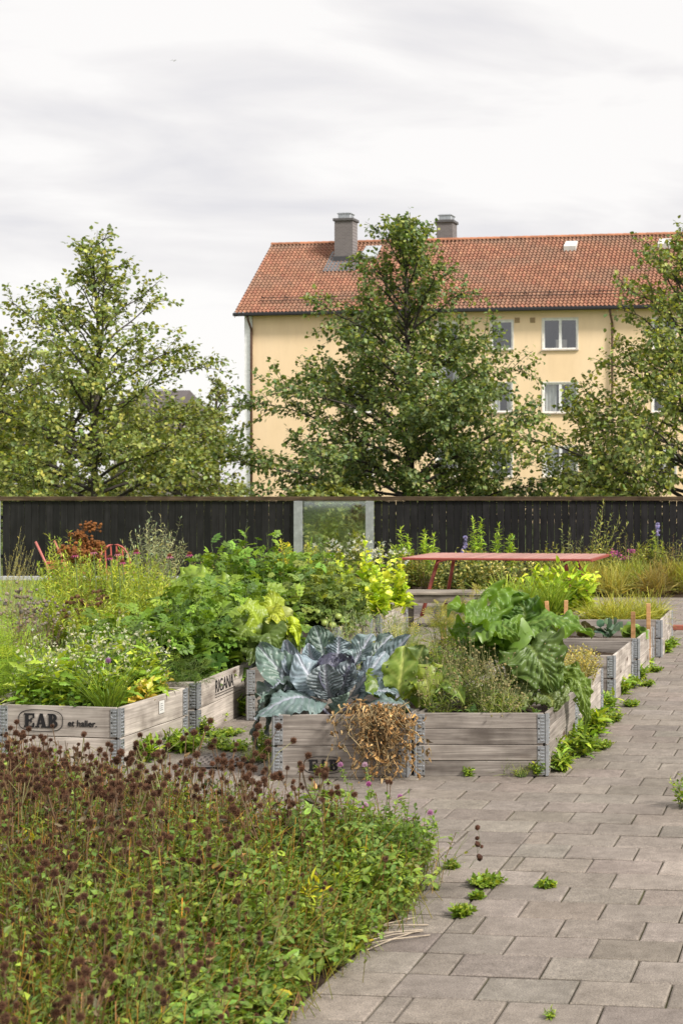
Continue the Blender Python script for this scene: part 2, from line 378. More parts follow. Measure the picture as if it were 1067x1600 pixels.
ca, sa = math.cos(PA), math.sin(PA)
O0 = G(569, 1596)[:2]                      # a point on the long continuous joint
def pav_world(u, v): return np.stack([O0[0] + ca * u - sa * v, O0[1] + sa * u + ca * v], -1)
pav = []
for j in range(-10, 75):
    jn = j < 11
    for left in (0, 1):
        if left:
            xs = (0. if jn else ((.10, .10 + PL / 2)[j % 2] + .05 * math.sin(j * .7)) % PL) - PL * np.arange(1, 19)
            rows = [(x + rp.uniform(0, .004), x + PL) for x in xs]
        else:
            o0 = ((.10, .10 + PL / 2)[j % 2] + .05 * math.sin(j * .7) + (rp.uniform(-.012, .012) if jn else 0)) % PL
            rows = [(0, o0)] if o0 > .02 and jn else []
            rows += [(o0 + PL * k, o0 + PL * (k + 1)) for k in range(34)]
        for a, b in rows:
            c = pav_world((a + b) / 2, (j + .5) * PW)
            if not (2.2 < c[1] < 24.5 and -5.4 < c[0] < 5.4): continue
            s = F / c[1]; px = CX + c[0] * s
            if not -120 < px < 1067 + 1500: continue
            pav.append((a, b, j * PW, (j + 1) * PW))
pav = np.array(pav); n = len(pav); g = .0042; ch = .007
def ring(ins, z):
    a, b, c, d = pav[:, 0] + g + ins, pav[:, 1] - g - ins, pav[:, 2] + g + ins, pav[:, 3] - g - ins
    r = np.stack([np.stack([a, c], -1), np.stack([b, c], -1), np.stack([b, d], -1), np.stack([a, d], -1)], 1)
    rz = np.broadcast_to(np.asarray(z)[..., None] if np.ndim(z) else z, r.shape[:2])
    return np.concatenate([pav_world(r[..., 0], r[..., 1]), rz[..., None]], -1)
zt = rp.normal(0, .0012, n); tilt = rp.normal(0, .0011, (n, 4))
r0 = ring(0, -.03); r1 = ring(0, zt - .004); r2 = ring(ch, zt); r1[..., 2] += tilt; r2[..., 2] += tilt
r1[..., :2] += rp.normal(0, .0014, r1[..., :2].shape); 
V = np.concatenate([r0, r1, r2], 1).reshape(-1, 3)
q = [(8, 9, 10, 11)] + [(4 + i, 4 + (i + 1) % 4, 8 + (i + 1) % 4, 8 + i) for i in range(4)] + [(i, (i + 1) % 4, 4 + (i + 1) % 4, 4 + i) for i in range(4)]
q = (np.array(q)[None] + (np.arange(n) * 12)[:, None, None]).reshape(-1, 4)
pc = np.array((.212, .184, .158)) * np.exp(rp.normal(0, .085, (n, 1))) * (1 + rp.normal(0, .012, (n, 3)))
o = MB().add(V, q, np.repeat(pc, 12, 0)).build('paving', paver_mat()); tag(o, kind='structure')

# ================================================================ planter boxes (folding pallet collars)
BR_MB = MB()                                # one face strip of a corner bracket, local x along board 0..0.045, z 0..0.19, y outward(-)
BR_MB.box((.0, -.004, .004), (.05, .0, .186), bev=.0015)
for z in np.arange(.02, .18, .021): BR_MB.box((.006, -.0105, z - .0035), (.028, -.003, z + .0035), bev=.0015)
for z in (.03, .095, .16): BR_MB.box((.036, -.0046, z - .005), (.046, -.0035, z + .005), col=(0, 0, 0), mat=1)
for z in (.06, .13): BR_MB.box((.034, -.008, z - .006), (.045, -.003, z + .006), bev=.002)
BR_MB.tubes([[(-.006, -.004, .0), (-.006, -.004, .19)]], .007, 8)
_bo = BR_MB.build('corner_bracket', [M_GALV, M_PLAIN]); BR_MESH = _bo.data; bpy.data.objects.remove(_bo)
PLANK_CACHE = {}
def plank_mesh(Ln, hh, mt):
    k = (round(Ln, 2), hh, mt.name)
    if k not in PLANK_CACHE:
        b = MB().box((0, 0, 0), (round(Ln, 2), .021, hh), bev=.0025)
        oo = b.build('plank', mt); PLANK_CACHE[k] = oo.data; bpy.data.objects.remove(oo)
    return PLANK_CACHE[k]
def lerp(a, b, t): return np.asarray(a) * (1 - t) + np.asarray(b) * t
class Box: pass
rb = np.random.default_rng(3)
def planter(nr, wid, dep, label, u=(.109, .994), v=(1., 0.), levels=2, mt=None, wide=(), sunlit_sidemt=None, soil=.1):
    """nr = near right ground corner (x,y); u = depth direction, v = front direction"""
    mt = mt or M_WOOD
    nr = np.array(nr[:2]); u = np.array(u) / np.linalg.norm(u) * dep; v = np.array(v) / np.linalg.norm(v) * wid
    nl = nr - v; fr = nr + u; fl = nl + u
    t = thing('planter_box', label, 'planter', (*nr, 0), 'pallet collar planting beds')
    B = Box(); B.t = t; B.c = (nl, nr, fr, fl); B.rim = .2 * levels; B.soil = .2 * levels - soil
    for (a, b) in ((nl, nr), (nr, fr), (fr, fl), (fl, nl)):
        e = (b - a); Ln = np.linalg.norm(e); e = e / Ln; nin = np.array((-e[1], e[0]))
        side = abs(e[1]) > .5
        for lv in range(levels):
            hs = [(0, .196)] if (lv in wide or (lv + 10 in wide and side)) else [(0, .097), (.099, .097)]
            for z0, hh in hs:
                jz = rb.normal(0, .0012); jo = rb.normal(0, .0012)
                st = a + e * .024 + nin * (.003 + jo) - nr
                M = np.eye(4); M[:2, 0] = e; M[:2, 1] = nin; M[:3, 3] = (*st, lv * .2 + z0 + jz)
                part(plank_mesh(Ln - .048, hh, (sunlit_sidemt or mt) if side else mt), 'plank', t, M)  # side boards may take a paler wood: sunlight put into the colour
            for (p, d) in ((a, e), (b, -e)):
                M = np.eye(4)
                if d is e or np.allclose(d, e): M[:2, 0] = d; M[:2, 1] = nin
                else: M[:2, 0] = d; M[:2, 1] = nin
                M[:3, 3] = (*(p + d * .012 - nr + nin * .002), lv * .2 + .004)
                part(BR_MESH, 'corner_bracket', t, M)
    i = .03
    cs = [lerp(lerp(nl, nr, x), lerp(fl, fr, x), y) for x, y in ((i, i), (1 - i, i), (1 - i, 1 - i), (i, 1 - i))]
    gn = 10; V = []; 
    for yy in range(gn + 1):
        for xx in range(gn + 1):
            p = lerp(lerp(cs[0], cs[1], xx / gn), lerp(cs[3], cs[2], xx / gn), yy / gn)
            V.append((*(p - nr), B.soil + rb.normal(0, .012)))
    q = np.array([(y * (gn + 1) + x, y * (gn + 1) + x + 1, (y + 1) * (gn + 1) + x + 1, (y + 1) * (gn + 1) + x) for y in range(gn) for x in range(gn)])
    so_ = MB().add(V, q).build('soil', M_SOIL, t, smooth=True)
    return B
def bp(B, x, y, dz=0.):                      # point in the bed: x 0..1 left-right, y 0..1 near-far
    nl, nr, fr, fl = B.c
    p = lerp(lerp(nl, nr, x), lerp(fl, fr, x), y)
    return np.array((p[0], p[1], B.soil + dz))
bx = {}
bx['A'] = planter((-1.684, 8.78), .845, 1.02, 'planter with dark red cabbage and dried vines hanging over its front boards', wide=())
bx['B'] = planter((-.823, 8.83), .83, 1.02, 'planter beside the path holding the big rhubarb leaves, nearest on the right')
bx['B2'] = planter((-.707, 9.97), .83, 1.03, 'planter with beige seeding herb directly behind the rhubarb planter', sunlit_sidemt=M_WOODPALE)
bx['3'] = planter((-.536, 11.8), .83, 1.06, 'empty planter of bare brown soil along the path', wide=(10, 11), sunlit_sidemt=M_WOODPALE)
bx['4'] = planter((-.369, 13.1), .86, 1.08, 'planter with two wooden stakes at its near right corner and small cabbages', wide=(10, 11), sunlit_sidemt=M_WOODPALE)
bx['5'] = planter((-.176, 14.86), .97, 1.2, 'farthest planter on the path side, overgrown with yellow grass', u=(.1, 1.15), sunlit_sidemt=M_WOODPALE)
bx['6'] = planter((-1.2, 15.3), .9, 1.1, 'planter with tall chives and bright leafy lovage behind a row of stakes')
bx['E0'] = planter((-3.585, 9.03), .85, .92, 'pale planter with printed oval logo, full of flowering rocket', u=(.115, .9), v=(.975, -.16), wide=(0, 1, 10, 11), mt=M_WOODPALE)
bx['CR'] = planter((-4.66, 9.0), .83, .95, 'planter of feathery carrot tops at the left edge of the photo', u=(.115, .9), v=(.985, -.1), mt=M_WOODPALE)
bx['R'] = planter((-3.48, 10.2), .83, 1.2, 'pale planter with thin printed lettering on its side, full of potato plants', u=(.02, 1.2), wide=(0, 1, 10, 11), mt=M_WOODPALE)
bx['R2'] = planter((-3.47, 11.6), .86, 1.05, 'planter hidden under the dense potato plants, second behind the lettered one')
bx['D'] = planter((-2.72, 10.9), .62, 1.1, 'shaded planter with yellowing marrow leaves behind the red cabbage')
bx['E'] = planter((-4.1, 15.0), 1.2, 1.05, 'planter under the tallest potato plants at the back')
bx['F'] = planter((-3.4, 14.1), .83, 1.02, 'planter of tomato plants with green fruit in the middle of the garden')
bx['C'] = planter((-3.265, 15.45), .83, 1.25, 'pale planter of bolted yellow lettuce next to the grey bench', u=(.05, 1.3), mt=M_WOODPALE)
bx['A2'] = planter((-1.56, 9.95), .9, 1.02, 'planter of savoy cabbage and thin seeding stalks behind the red cabbage planter')
bx['A3'] = planter((-1.62, 11.2), .83, 1.0, 'planter with yellow flowering dill behind the savoy cabbage planter')

# lettering
M_INK = col_mat('black_print', .8, amt=.1)
def text_mesh(body, size, depth=.0016, offset=0., sx=1.):
    cu = bpy.data.curves.new('lettering', 'FONT'); cu.body = body; cu.size = size; cu.extrude = depth; cu.offset = offset
    ob = bpy.data.objects.new('lettering', cu); C.objects.link(ob)
    dg = bpy.context.evaluated_depsgraph_get(); me = bpy.data.meshes.new_from_object(ob.evaluated_get(dg))
    bpy.data.objects.remove(ob)
    me.materials.clear(); me.materials.append(M_INK)
    at = me.color_attributes.new('Col', 'FLOAT_COLOR', 'POINT')
    at.data.foreach_set('color', np.tile((.012, .011, .012, 1.), len(me.vertices)).astype('f4'))
    if sx != 1: me.transform(Matrix.Diagonal((sx, 1, 1, 1)))
    return me
INK = (.012, .011, .012)
def logo_mesh(h):
    """slab letters E A B inside an oval ring, lying in x/y, centred, thickness in z"""
    b = MB(); k = [0]
    def bar(x0, y0, x1, y1): k[0] += 1; b.box((x0, y0, 0), (x1, y1, .0010 + k[0] * .00004), col=INK)
    def poly(pts):
        k[0] += 1; z = .0010 + k[0] * .00004; n = len(pts)
        V = [(x, y, zz) for zz in (0, z) for x, y in pts]
        b.add(V, [np.array([[*range(n, 2 * n)]]), np.array([(i, (i + 1) % n, n + (i + 1) % n, n + i) for i in range(n)])] if n != 4 else np.array([(4, 5, 6, 7)] + [(i, (i + 1) % 4, 4 + (i + 1) % 4, 4 + i) for i in range(4)]), INK)
    t = .27                                   # all in letter heights
    x = -1.28
    bar(x + .08, 0, x + .08 + t, 1); bar(x, 0, x + .14, .12); bar(x, .88, x + .14, 1)
    bar(x + .3, 0, x + .78, .13); bar(x + .3, .87, x + .78, 1); bar(x + .3, .43, x + .58, .57); bar(x + .66, 0, x + .80, .34); bar(x + .66, .66, x + .80, 1); bar(x + .5, .33, x + .6, .67)
    x = -.40
    poly([(x + .08, .06), (x + .22, .06), (x + .50, 1), (x + .34, 1)]); poly([(x + .52, .06), (x + .82, .06), (x + .56, 1), (x + .32, 1)])
    bar(x + .2, .25, x + .6, .37); bar(x - .02, 0, x + .32, .11); bar(x + .42, 0, x + .92, .11)
    x = .56
    bar(x + .06, 0, x + .06 + t, 1); bar(x - .02, 0, x + .12, .12); bar(x - .02, .88, x + .12, 1)
    for yc, rx, ry in ((.73, .30, .27), (.27, .36, .27)):
        pts_o = [(x + .40 + rx * math.cos(a), yc + ry * math.sin(a)) for a in np.linspace(-math.pi / 2, math.pi / 2, 13)]
        pts_i = [(x + .36 + (rx - .22) * math.cos(a), yc + (ry - .13) * math.sin(a)) for a in np.linspace(-math.pi / 2, math.pi / 2, 13)]
        k[0] += 1; z = .0012 + k[0] * .00004
        b.add([(p[0], p[1], z) for p in pts_o + pts_i], np.array([(i, i + 1, 14 + i, 13 + i) for i in range(12)]), INK)
        bar(x + .3, yc - ry, x + .41, yc - ry + .13); bar(x + .3, yc + ry - .13, x + .41, yc + ry)
    n = 56; rx, ry = 1.72, .78; V = []
    for rr in (0, .055):
        for i in range(n):
            a = 2 * math.pi * i / n; c, s = math.cos(a), math.sin(a); e = 2 / 3.2
            V.append((math.copysign(abs(c) ** e, c) * (rx - rr), .5 + math.copysign(abs(s) ** e, s) * (ry - rr), .0011))
    b.add(V, np.array([(i, (i + 1) % n, n + (i + 1) % n, n + i) for i in range(n)]), INK)
    for a in b.v: a[:, :2] *= h
    o = b.build('logo_print', M_INK); me = o.data; bpy.data.objects.remove(o); return me
def put_on(B, me, name, edge, t, z, off=.002):
    a, b = ((B.c[0], B.c[1]), (B.c[1], B.c[2]))[edge]
    e = (b - a) / np.linalg.norm(b - a); out = np.array((e[1], -e[0]))
    p = a + (b - a) * t - out * .003 + out * off - B.c[1]
    M = np.eye(4); M[:3, 0] = (*e, 0); M[:3, 1] = (0, 0, 1); M[:3, 2] = (*out, 0); M[:3, 3] = (*p, z)
    return part(me, name, B.t, M)
put_on(bx['E0'], logo_mesh(.092), 'logo_print', 0, .35, .255, .0035)
put_on(bx['E0'], text_mesh('et haller.', .058, .0008, .0010), 'lettering', 0, .575, .27, .0035)
put_on(bx['A'], logo_mesh(.070), 'logo_print', 0, .37, .045, .0035)
put_on(bx['R'], text_mesh('RIGANA', .135, .0008, .0004, .82), 'lettering', 1, .30, .265, .0035)
fine = MB()
for r_ in range(2):
    xx = 0.
    while xx < .42:
        l_ = rb.uniform(.012, .04); fine.box((xx, -r_ * .022, 0), (xx + l_, -r_ * .022 + .006, .001), col=(.05, .045, .04)); xx += l_ + .008
fo = fine.build('small_print', M_INK); fm = fo.data; bpy.data.objects.remove(fo)
put_on(bx['R'], fm, 'small_print', 1, .30, .248, .0035)
# white paper tag on the rocket planter, plastic scrap on the rhubarb planter
lb = MB().box((0, 0, 0), (.07, .085, .002), col=(.62, .61, .58), bev=.0006)
for k in range(4): lb.box((.012, .02 + k * .014, .002), (.05 - .006 * (k % 2), .025 + k * .014, .0024), col=(.2, .2, .2))
lo_ = lb.build('paper_tag', M_PLAIN); lm = lo_.data; bpy.data.objects.remove(lo_); put_on(bx['E0'], lm, 'paper_tag', 1, .56, .275, .004)

# stakes
def stake(px, yt, d, label, h, lean=0.):
    p = P(px, yt, d); zt = p[2]
    b = MB().box((-.021, -.011, 0), (.021, .011, h), bev=.003)
    o = b.build('wooden_stake', M_STAKE, loc=(p[0], d, zt - h)); o.rotation_euler = (0, lean, 0)
    tag(o, label, 'stake', 'wooden stakes in the planters')
stake(830, 957, 15.0, 'short stake barely showing over the rhubarb, leftmost of the four stakes in a row', .3)
stake(851, 953, 14.9, 'shorter second stake of the four in front of the chives', .32)
stake(859, 939, 15.0, 'tall slightly leaning stake in the middle of the four before the chives', .45, -.08)
stake(883, 938, 15.05, 'tall upright stake rightmost of the four before the chives', .45, .02)
stake(989, 956, 13.2, 'nearer of the two stakes at the corner of the small cabbage planter', .55)
stake(1013, 943, 13.9, 'farther taller stake of the pair beside the yellow grass planter', .6)
stake(693, 972, 12.3, 'lone orange stake half hidden in the dill left of the rhubarb', .4)

# ================================================================ fence
FD = 27.0
def fx(px): return (px - CX) * FD / F
ft = thing('board_fence', 'long black vertical board fence with a brown top rail', 'fence', (0, FD, 0))
ft.location = (0, FD, 0)
segs = [(4, 459), (585, 1260)]
b1_ = MB(); rf = np.random.default_rng(9)
for a, c in segs:
    x = fx(a)
    while x < fx(c):
        ww = .138; x1 = min(x + ww - (rf.uniform(.003, .006) if a < 100 else rf.uniform(.002, .009)), fx(c))
        bd = MB().box((0, 0, 0), (1.44, .022, x1 - x), bev=.006)     # grain axis local x -> up
        o = bd.build('board', M_FENCE)
        M = np.eye(4); M[:3, 0] = (0, 0, 1); M[:3, 1] = (0, 1, 0); M[:3, 2] = (-1, 0, 0); M[:3, 3] = (x1, rf.normal(0, .002), .06)
        o.parent = ft; o.matrix_local = Matrix(M.tolist()); x += ww
for a, c in ((-30, 459), (585, 1260)):
    for z in (.4, 1.15): MB().box((0, .024, z), (fx(c) - fx(a), .07, z + .07)).build('cross_rail', M_FENCE, ft, loc=(fx(a), 0, 0))
MB().box((0, -.05, 1.503), (fx(1260) - fx(-30), .09, 1.585), bev=.006).build('top_rail', M_RAIL, ft, loc=(fx(-30), 0, 0))
sk_ = MB().box((0, -.03, -.03), (fx(459) - fx(-30), .05, .058), bev=.01, col=(.42, .43, .44)).build('base_kerb', M_PLAIN, ft, loc=(fx(-30), 0, 0))
def fpost(px0, px1, label, extra=0):
    t = thing('steel_post', label, 'fence post', (fx((px0 + px1) / 2), FD - .03, 0), 'galvanised posts of the fence')
    hw = (px1 - px0) / 2 * FD / F
    MB().box((-hw, -.03, 0), (hw, -.018, 1.5), bev=.003).box((-.02, -.017, 0), (.02, .05, 1.5), bev=.002).build('channel', M_GALV, t)
    bb = MB()
    for z in (.5, 1.02, 1.42): bb.add(*_disc(.012, .012, 8, (0, -.036, z)))
    bb.build('bolts', M_GALV, t)
def _disc(r, h, n, c):
    a = np.arange(n) / n * 2 * np.pi
    V = [(c[0] + r * math.cos(x), c[1] + y, c[2] + r * math.sin(x)) for y in (0, h) for x in a]
    return V, [np.array([(i, (i + 1) % n, n + (i + 1) % n, n + i) for i in range(n)]), np.array([list(range(n))])]
fpost(460, 474, 'galvanised post on the left of the glass panel in the fence')
fpost(572, 585, 'galvanised post on the right of the glass panel in the fence')
fpost(-9, 3, 'galvanised post at the far left end of the black fence')
gt = thing('glass_panel', 'clear glass panel set between two steel posts in the black fence', 'glass panel', (fx(523), FD, 0))
hw = (572 - 474) / 2 * FD / F
MB().box((-hw, -.008, .08), (hw, .004, 1.48)).build('glass_sheet', M_GLASS, gt)
MB().box((-hw, -.014, 1.482), (hw, .01, 1.5), col=(.5, .55, .55)).build('top_edge', M_GALV, gt)
MB().box((-hw, -.014, .05), (hw, .01, .079)).build('bottom_channel', M_GALV, gt)

# ================================================================ red slatted table
RED = (.27, .06, .042); RED_SKY = (.42, .215, .185)  # slats use the paler red: sky reflection mixed into the paint colour
TA = math.radians(-7)
tt = thing('garden_table', 'long red slatted metal table on splayed legs in front of the fence', 'table', (-3.78, 19.35, 0), rz=TA)
TL, TD, TZ = 2.60, 1.35, .82
for k in range(21):
    x0 = k * TL / 21
    MB().box((x0 + .014, 0, TZ - .022), (x0 + TL / 21 - .014, TD, TZ), bev=.004, col=np.array(RED_SKY) * rf.uniform(.82, 1.12)).build('slat', M_PAINT, tt)
fr_ = MB()
fr_.box((-.012, -.022, TZ - .034), (TL + .012, -.001, TZ - .004), col=RED, bev=.006); fr_.box((-.012, TD + .001, TZ - .045), (TL + .012, TD + .022, TZ - .004), col=RED, bev=.006)
fr_.box((-.033, -.02, TZ - .045), (-.013, TD + .02, TZ - .004), col=RED, bev=.006); fr_.box((TL + .013, -.02, TZ - .045), (TL + .033, TD + .02, TZ - .004), col=RED, bev=.006)
fr_.build('frame', M_PAINT, tt)
for xa, xb in ((.42, .22), (TL - .4, TL - .2)):
    for ya, yb in ((.25, .12), (TD - .3, TD - .1)):
        MB().tubes([[(xa, ya, TZ - .03), ((xa + xb) / 2, (ya + yb) / 2, TZ / 2), (xb, yb, 0)]], .026, 10, RED).build('leg', M_PAINT, tt, smooth=True)
    MB().tubes([[(xa, .25, TZ - .06), (xa, TD / 2, TZ - .06), (xa, TD - .3, TZ - .06)]], .02, 8, RED).build('crossbar', M_PAINT, tt, smooth=True)

# grey bench
bt = thing('grey_bench', 'low weathered grey plank bench with bolted frame before the red table', 'bench', (-3.55, 17.8, 0), rz=math.radians(-2))
for k in range(4): 
    o = MB().box((0, 0, 0), (1.95, .115, .035), bev=.004).build('seat_plank', M_BENCH, bt, loc=(0, k * .122, .425))
for y in (.02, .44): MB().box((.0, 0, 0), (1.93, .035, .1), bev=.003, col=(.13, .13, .13)).build('apron', M_BENCH, bt, loc=(.01, y, .322))
for x in (.02, 1.84):
    for y in (.058, .36): MB().box((0, 0, 0), (.09, .075, .42), bev=.004).build('leg', M_BENCH, bt, loc=(x, y, 0))
bo = MB()
for x in (.065, 1.0, 1.885): bo.add(*_disc(.022, .014, 10, (x, .006, .372)), col=(.05, .05, .05))
bo.build('bolts', M_PAINT, bt)

# red chairs
def chair(name_label, loc, rz, arch):
    t = thing('garden_chair', name_label, 'chair', loc, rz=rz)
    c = (.34, .07, .055)
    MB().box((-.23, -.23, .42), (.23, .23, .445), bev=.008, col=c).build('seat', M_PAINT, t)
    for sx in (-.21, .21):
        for sy in (-.2, .2): MB().tubes([[(sx, sy, .42), (sx * 1.08, sy * 1.15, 0)]], .013, 8, c).build('leg', M_PAINT, t)
    if arch:
        a = np.linspace(0, math.pi, 13)
        MB().tubes([[(-.23 * math.cos(x), .23 + .12 * math.sin(x), .44 + .43 * math.sin(x) ** .6) for x in a]], .016, 8, c).build('back_hoop', M_PAINT, t, smooth=True)
        for x in np.linspace(-.13, .13, 4): MB().tubes([[(x, .24, .44), (x, .35, .84)]], .012, 6, c).build('back_bar', M_PAINT, t)
    else:
        for sx in (-.21, .21): MB().tubes([[(sx, .2, .42), (sx, .26, .6), (sx - .03, .42, .93)]], .018, 8, (.42, .13, .11)).build('back_post', M_PAINT, t, smooth=True)
        for z in (.5, .58): MB().box((-.2, .225 + (z - .5) * .3, z), (.2, .245 + (z - .5) * .3, z + .05), col=c).build('back_slat', M_PAINT, t)
p = P(108, 862, 22); chair('red metal chair showing only its two slanted back posts over the bushes', (p[0], 22, 0), math.radians(75), False)
p = P(186, 860, 22); chair('red metal chair with curved hoop back beside the silvery shrub', (p[0], 22, 0), math.radians(35), True)

# manhole cover, brick edge
mh = MB(); c0 = G(338, 1191)
n = 40; a = np.arange(n) / n * 2 * np.pi
for r_, z_ in ((.24, .004), (.235, .012)): mh.add([(r_ * math.cos(x), r_ * math.sin(x), z_) for x in a] + [(0, 0, z_)], np.array([(i, (i + 1) % n, n) for i in range(n)]), (.10, .085, .075))
for k in range(-5, 6):
    for j in range(-5, 6):
        if (k * k + j * j) ** .5 * .04 < .2: mh.box((k * .04 - .014 + .01 * (j % 2), j * .04 - .011, .0125), (k * .04 + .012 + .01 * (j % 2), j * .04 + .011, .019), col=(.2, .17, .15), bev=.003)
o = mh.build('manhole_cover', M_PLAIN, loc=(c0[0], c0[1], .001)); tag(o, 'round studded drain cover set in the paving between the planters', 'drain cover')
be = MB()
for k in range(5): be.box((k * .225, 0, 0), (k * .225 + .21, .1, .06), bev=.006, col=np.array((.22, .07, .045)) * rf.uniform(.8, 1.2))
g0 = G(1046, 985); o = be.build('brick_kerb', M_PLAIN, loc=(g0[0], g0[1], 0)); tag(o, 'short low row of dark red bricks at the right edge behind the planters', 'brick kerb')
# ================================================================ apartment house
BA = math.radians(-8.5); B0 = np.array(((383 - CX) / 33., F / 33.))      # near left corner of the facade
e1 = np.array((math.cos(BA), math.sin(BA))); e2 = np.array((-math.sin(BA), math.cos(BA)))
hb = thing('apartment_house', 'yellow rendered apartment house with a red tiled roof and two grey chimneys', 'building', (B0[0], B0[1], 0), rz=BA)
def fac(px, py):                              # pixel -> facade coords (t along, z)
    r = np.array(((px - CX) / F, 1.0))
    A = np.array([[r[0], -e1[0]], [r[1], -e1[1]]]); lam, t = np.linalg.solve(A, B0)
    return t, H - (py - HY) / F * lam
WL, EZ, DEP = 30., 9.98, 7.4
def plaster():
    m, nt, out = mat('yellow_render')
    tc = N(nt, 'ShaderNodeTexCoord'); n1 = N(nt, 'ShaderNodeTexNoise', Scale=.5, Detail=5.); n2 = N(nt, 'ShaderNodeTexNoise', Scale=40., Detail=4.)
    mp = N(nt, 'ShaderNodeMapping'); mp.inputs['Scale'].default_value = (1, 1, .3); L(nt, tc.outputs['Object'], mp.inputs[0])
    L(nt, mp.outputs[0], n1.inputs['Vector']); L(nt, tc.outputs['Object'], n2.inputs['Vector'])
    c = ramp(nt, n1.outputs['Fac'], [(.3, (.89, .665, .41)), (.7, (.94, .72, .47))])
    ms = N(nt, 'ShaderNodeMapping'); ms.inputs['Scale'].default_value = (1.3, 1.3, .35); L(nt, tc.outputs['Object'], ms.inputs[0])
    n3 = N(nt, 'ShaderNodeTexNoise', Scale=1.4, Detail=6., Roughness=.65); L(nt, ms.outputs[0], n3.inputs['Vector'])
    c = mixc(nt, 1., c, ramp(nt, n3.outputs['Fac'], [(.28, (.92, .91, .89)), (.5, (.99, .99, .99)), (.75, (1.03, 1.03, 1.03))]), 'MULTIPLY')
    p = N(nt, 'ShaderNodeBsdfPrincipled', Roughness=.9); L(nt, c, p.inputs['Base Color'])
    b = N(nt, 'ShaderNodeBump', Strength=.2, Distance=.02); L(nt, n2.outputs['Fac'], b.inputs['Height']); L(nt, b.outputs[0], p.inputs['Normal'])
    L(nt, p.outputs[0], out.inputs[0]); return m
M_YEL = plaster()
WH = (.82, .82, .80)
# windows: (px0,px1,py0,py1,n sashes, curtain)
wins = [(767, 801, 501, 546, 1, 0), (848, 902, 498, 546, 2, 0), (767, 800, 598, 644, 1, 1), (848, 902, 598, 645, 2, 1), (767, 800, 698, 745, 1, 0), (849, 902, 698, 745, 2, 1),
        (682, 716, 503, 545, 1, 0), (682, 716, 560, 645, 1, 1), (682, 716, 700, 745, 1, 0), (548, 583, 602, 645, 1, 1), (548, 583, 503, 545, 1, 0), (548, 583, 702, 746, 1, 0),
        (1019, 1056, 596, 644, 2, 0), (1019, 1056, 497, 545, 2, 0), (1019, 1056, 698, 745, 2, 0), (1150, 1204, 495, 545, 2, 0), (1150, 1204, 595, 644, 2, 0)]
rects = []
for (a, b_, c, d, n_, cu) in wins:
    t0, z1 = fac(a, c); t1, _ = fac(b_, c); _, z0 = fac(a, d); rects.append((t0, t1, z0, z1, n_, cu))
# wall with openings: cells on a grid, thickness by reveals
xs = sorted({0.38, WL, *[r[0] for r in rects], *[r[1] for r in rects]}); zs = sorted({0., EZ, *[r[2] for r in rects], *[r[3] for r in rects]})
wm = MB()
for i in range(len(xs) - 1):
    for j in range(len(zs) - 1):
        cx_, cz_ = (xs[i] + xs[i + 1]) / 2, (zs[j] + zs[j + 1]) / 2
        if any(r[0] < cx_ < r[1] and r[2] < cz_ < r[3] for r in rects): continue
        wm.add([(xs[i], 0, zs[j]), (xs[i + 1], 0, zs[j]), (xs[i + 1], 0, zs[j + 1]), (xs[i], 0, zs[j + 1])], np.array([(0, 1, 2, 3)]))
for r in rects:
    a, b_, c, d = r[:4]
    for p0, p1 in (((a, c), (b_, c)), ((b_, c), (b_, d)), ((b_, d), (a, d)), ((a, d), (a, c))):
        wm.add([(p0[0], 0, p0[1]), (p1[0], 0, p1[1]), (p1[0], .3, p1[1]), (p0[0], .3, p0[1])], np.array([(0, 1, 2, 3)]))
RZ = 13.78; RD = DEP / 2
wm.add([(0, 0.01, 0), (0, 0.01, EZ), (0, RD, RZ - .1), (0, DEP, EZ), (0, DEP, 0)], np.array([(0, 1, 2, 3, 4)]))
wm.add([(WL, 0, 0), (WL, 0, EZ), (WL, RD, RZ - .1), (WL, DEP, EZ), (WL, DEP, 0)], np.array([(0, 1, 2, 3, 4)]))
wm.add([(0, DEP, 0), (WL, DEP, 0), (WL, DEP, EZ), (0, DEP, EZ)], np.array([(0, 1, 2, 3)]))
wm.build('wall', M_YEL, hb)
MB().box((-.02, -.035, 0), (.36, .0, EZ), col=(.93, .93, .92)).build('corner_strip', M_PLAIN, hb)
rw = np.random.default_rng(21)
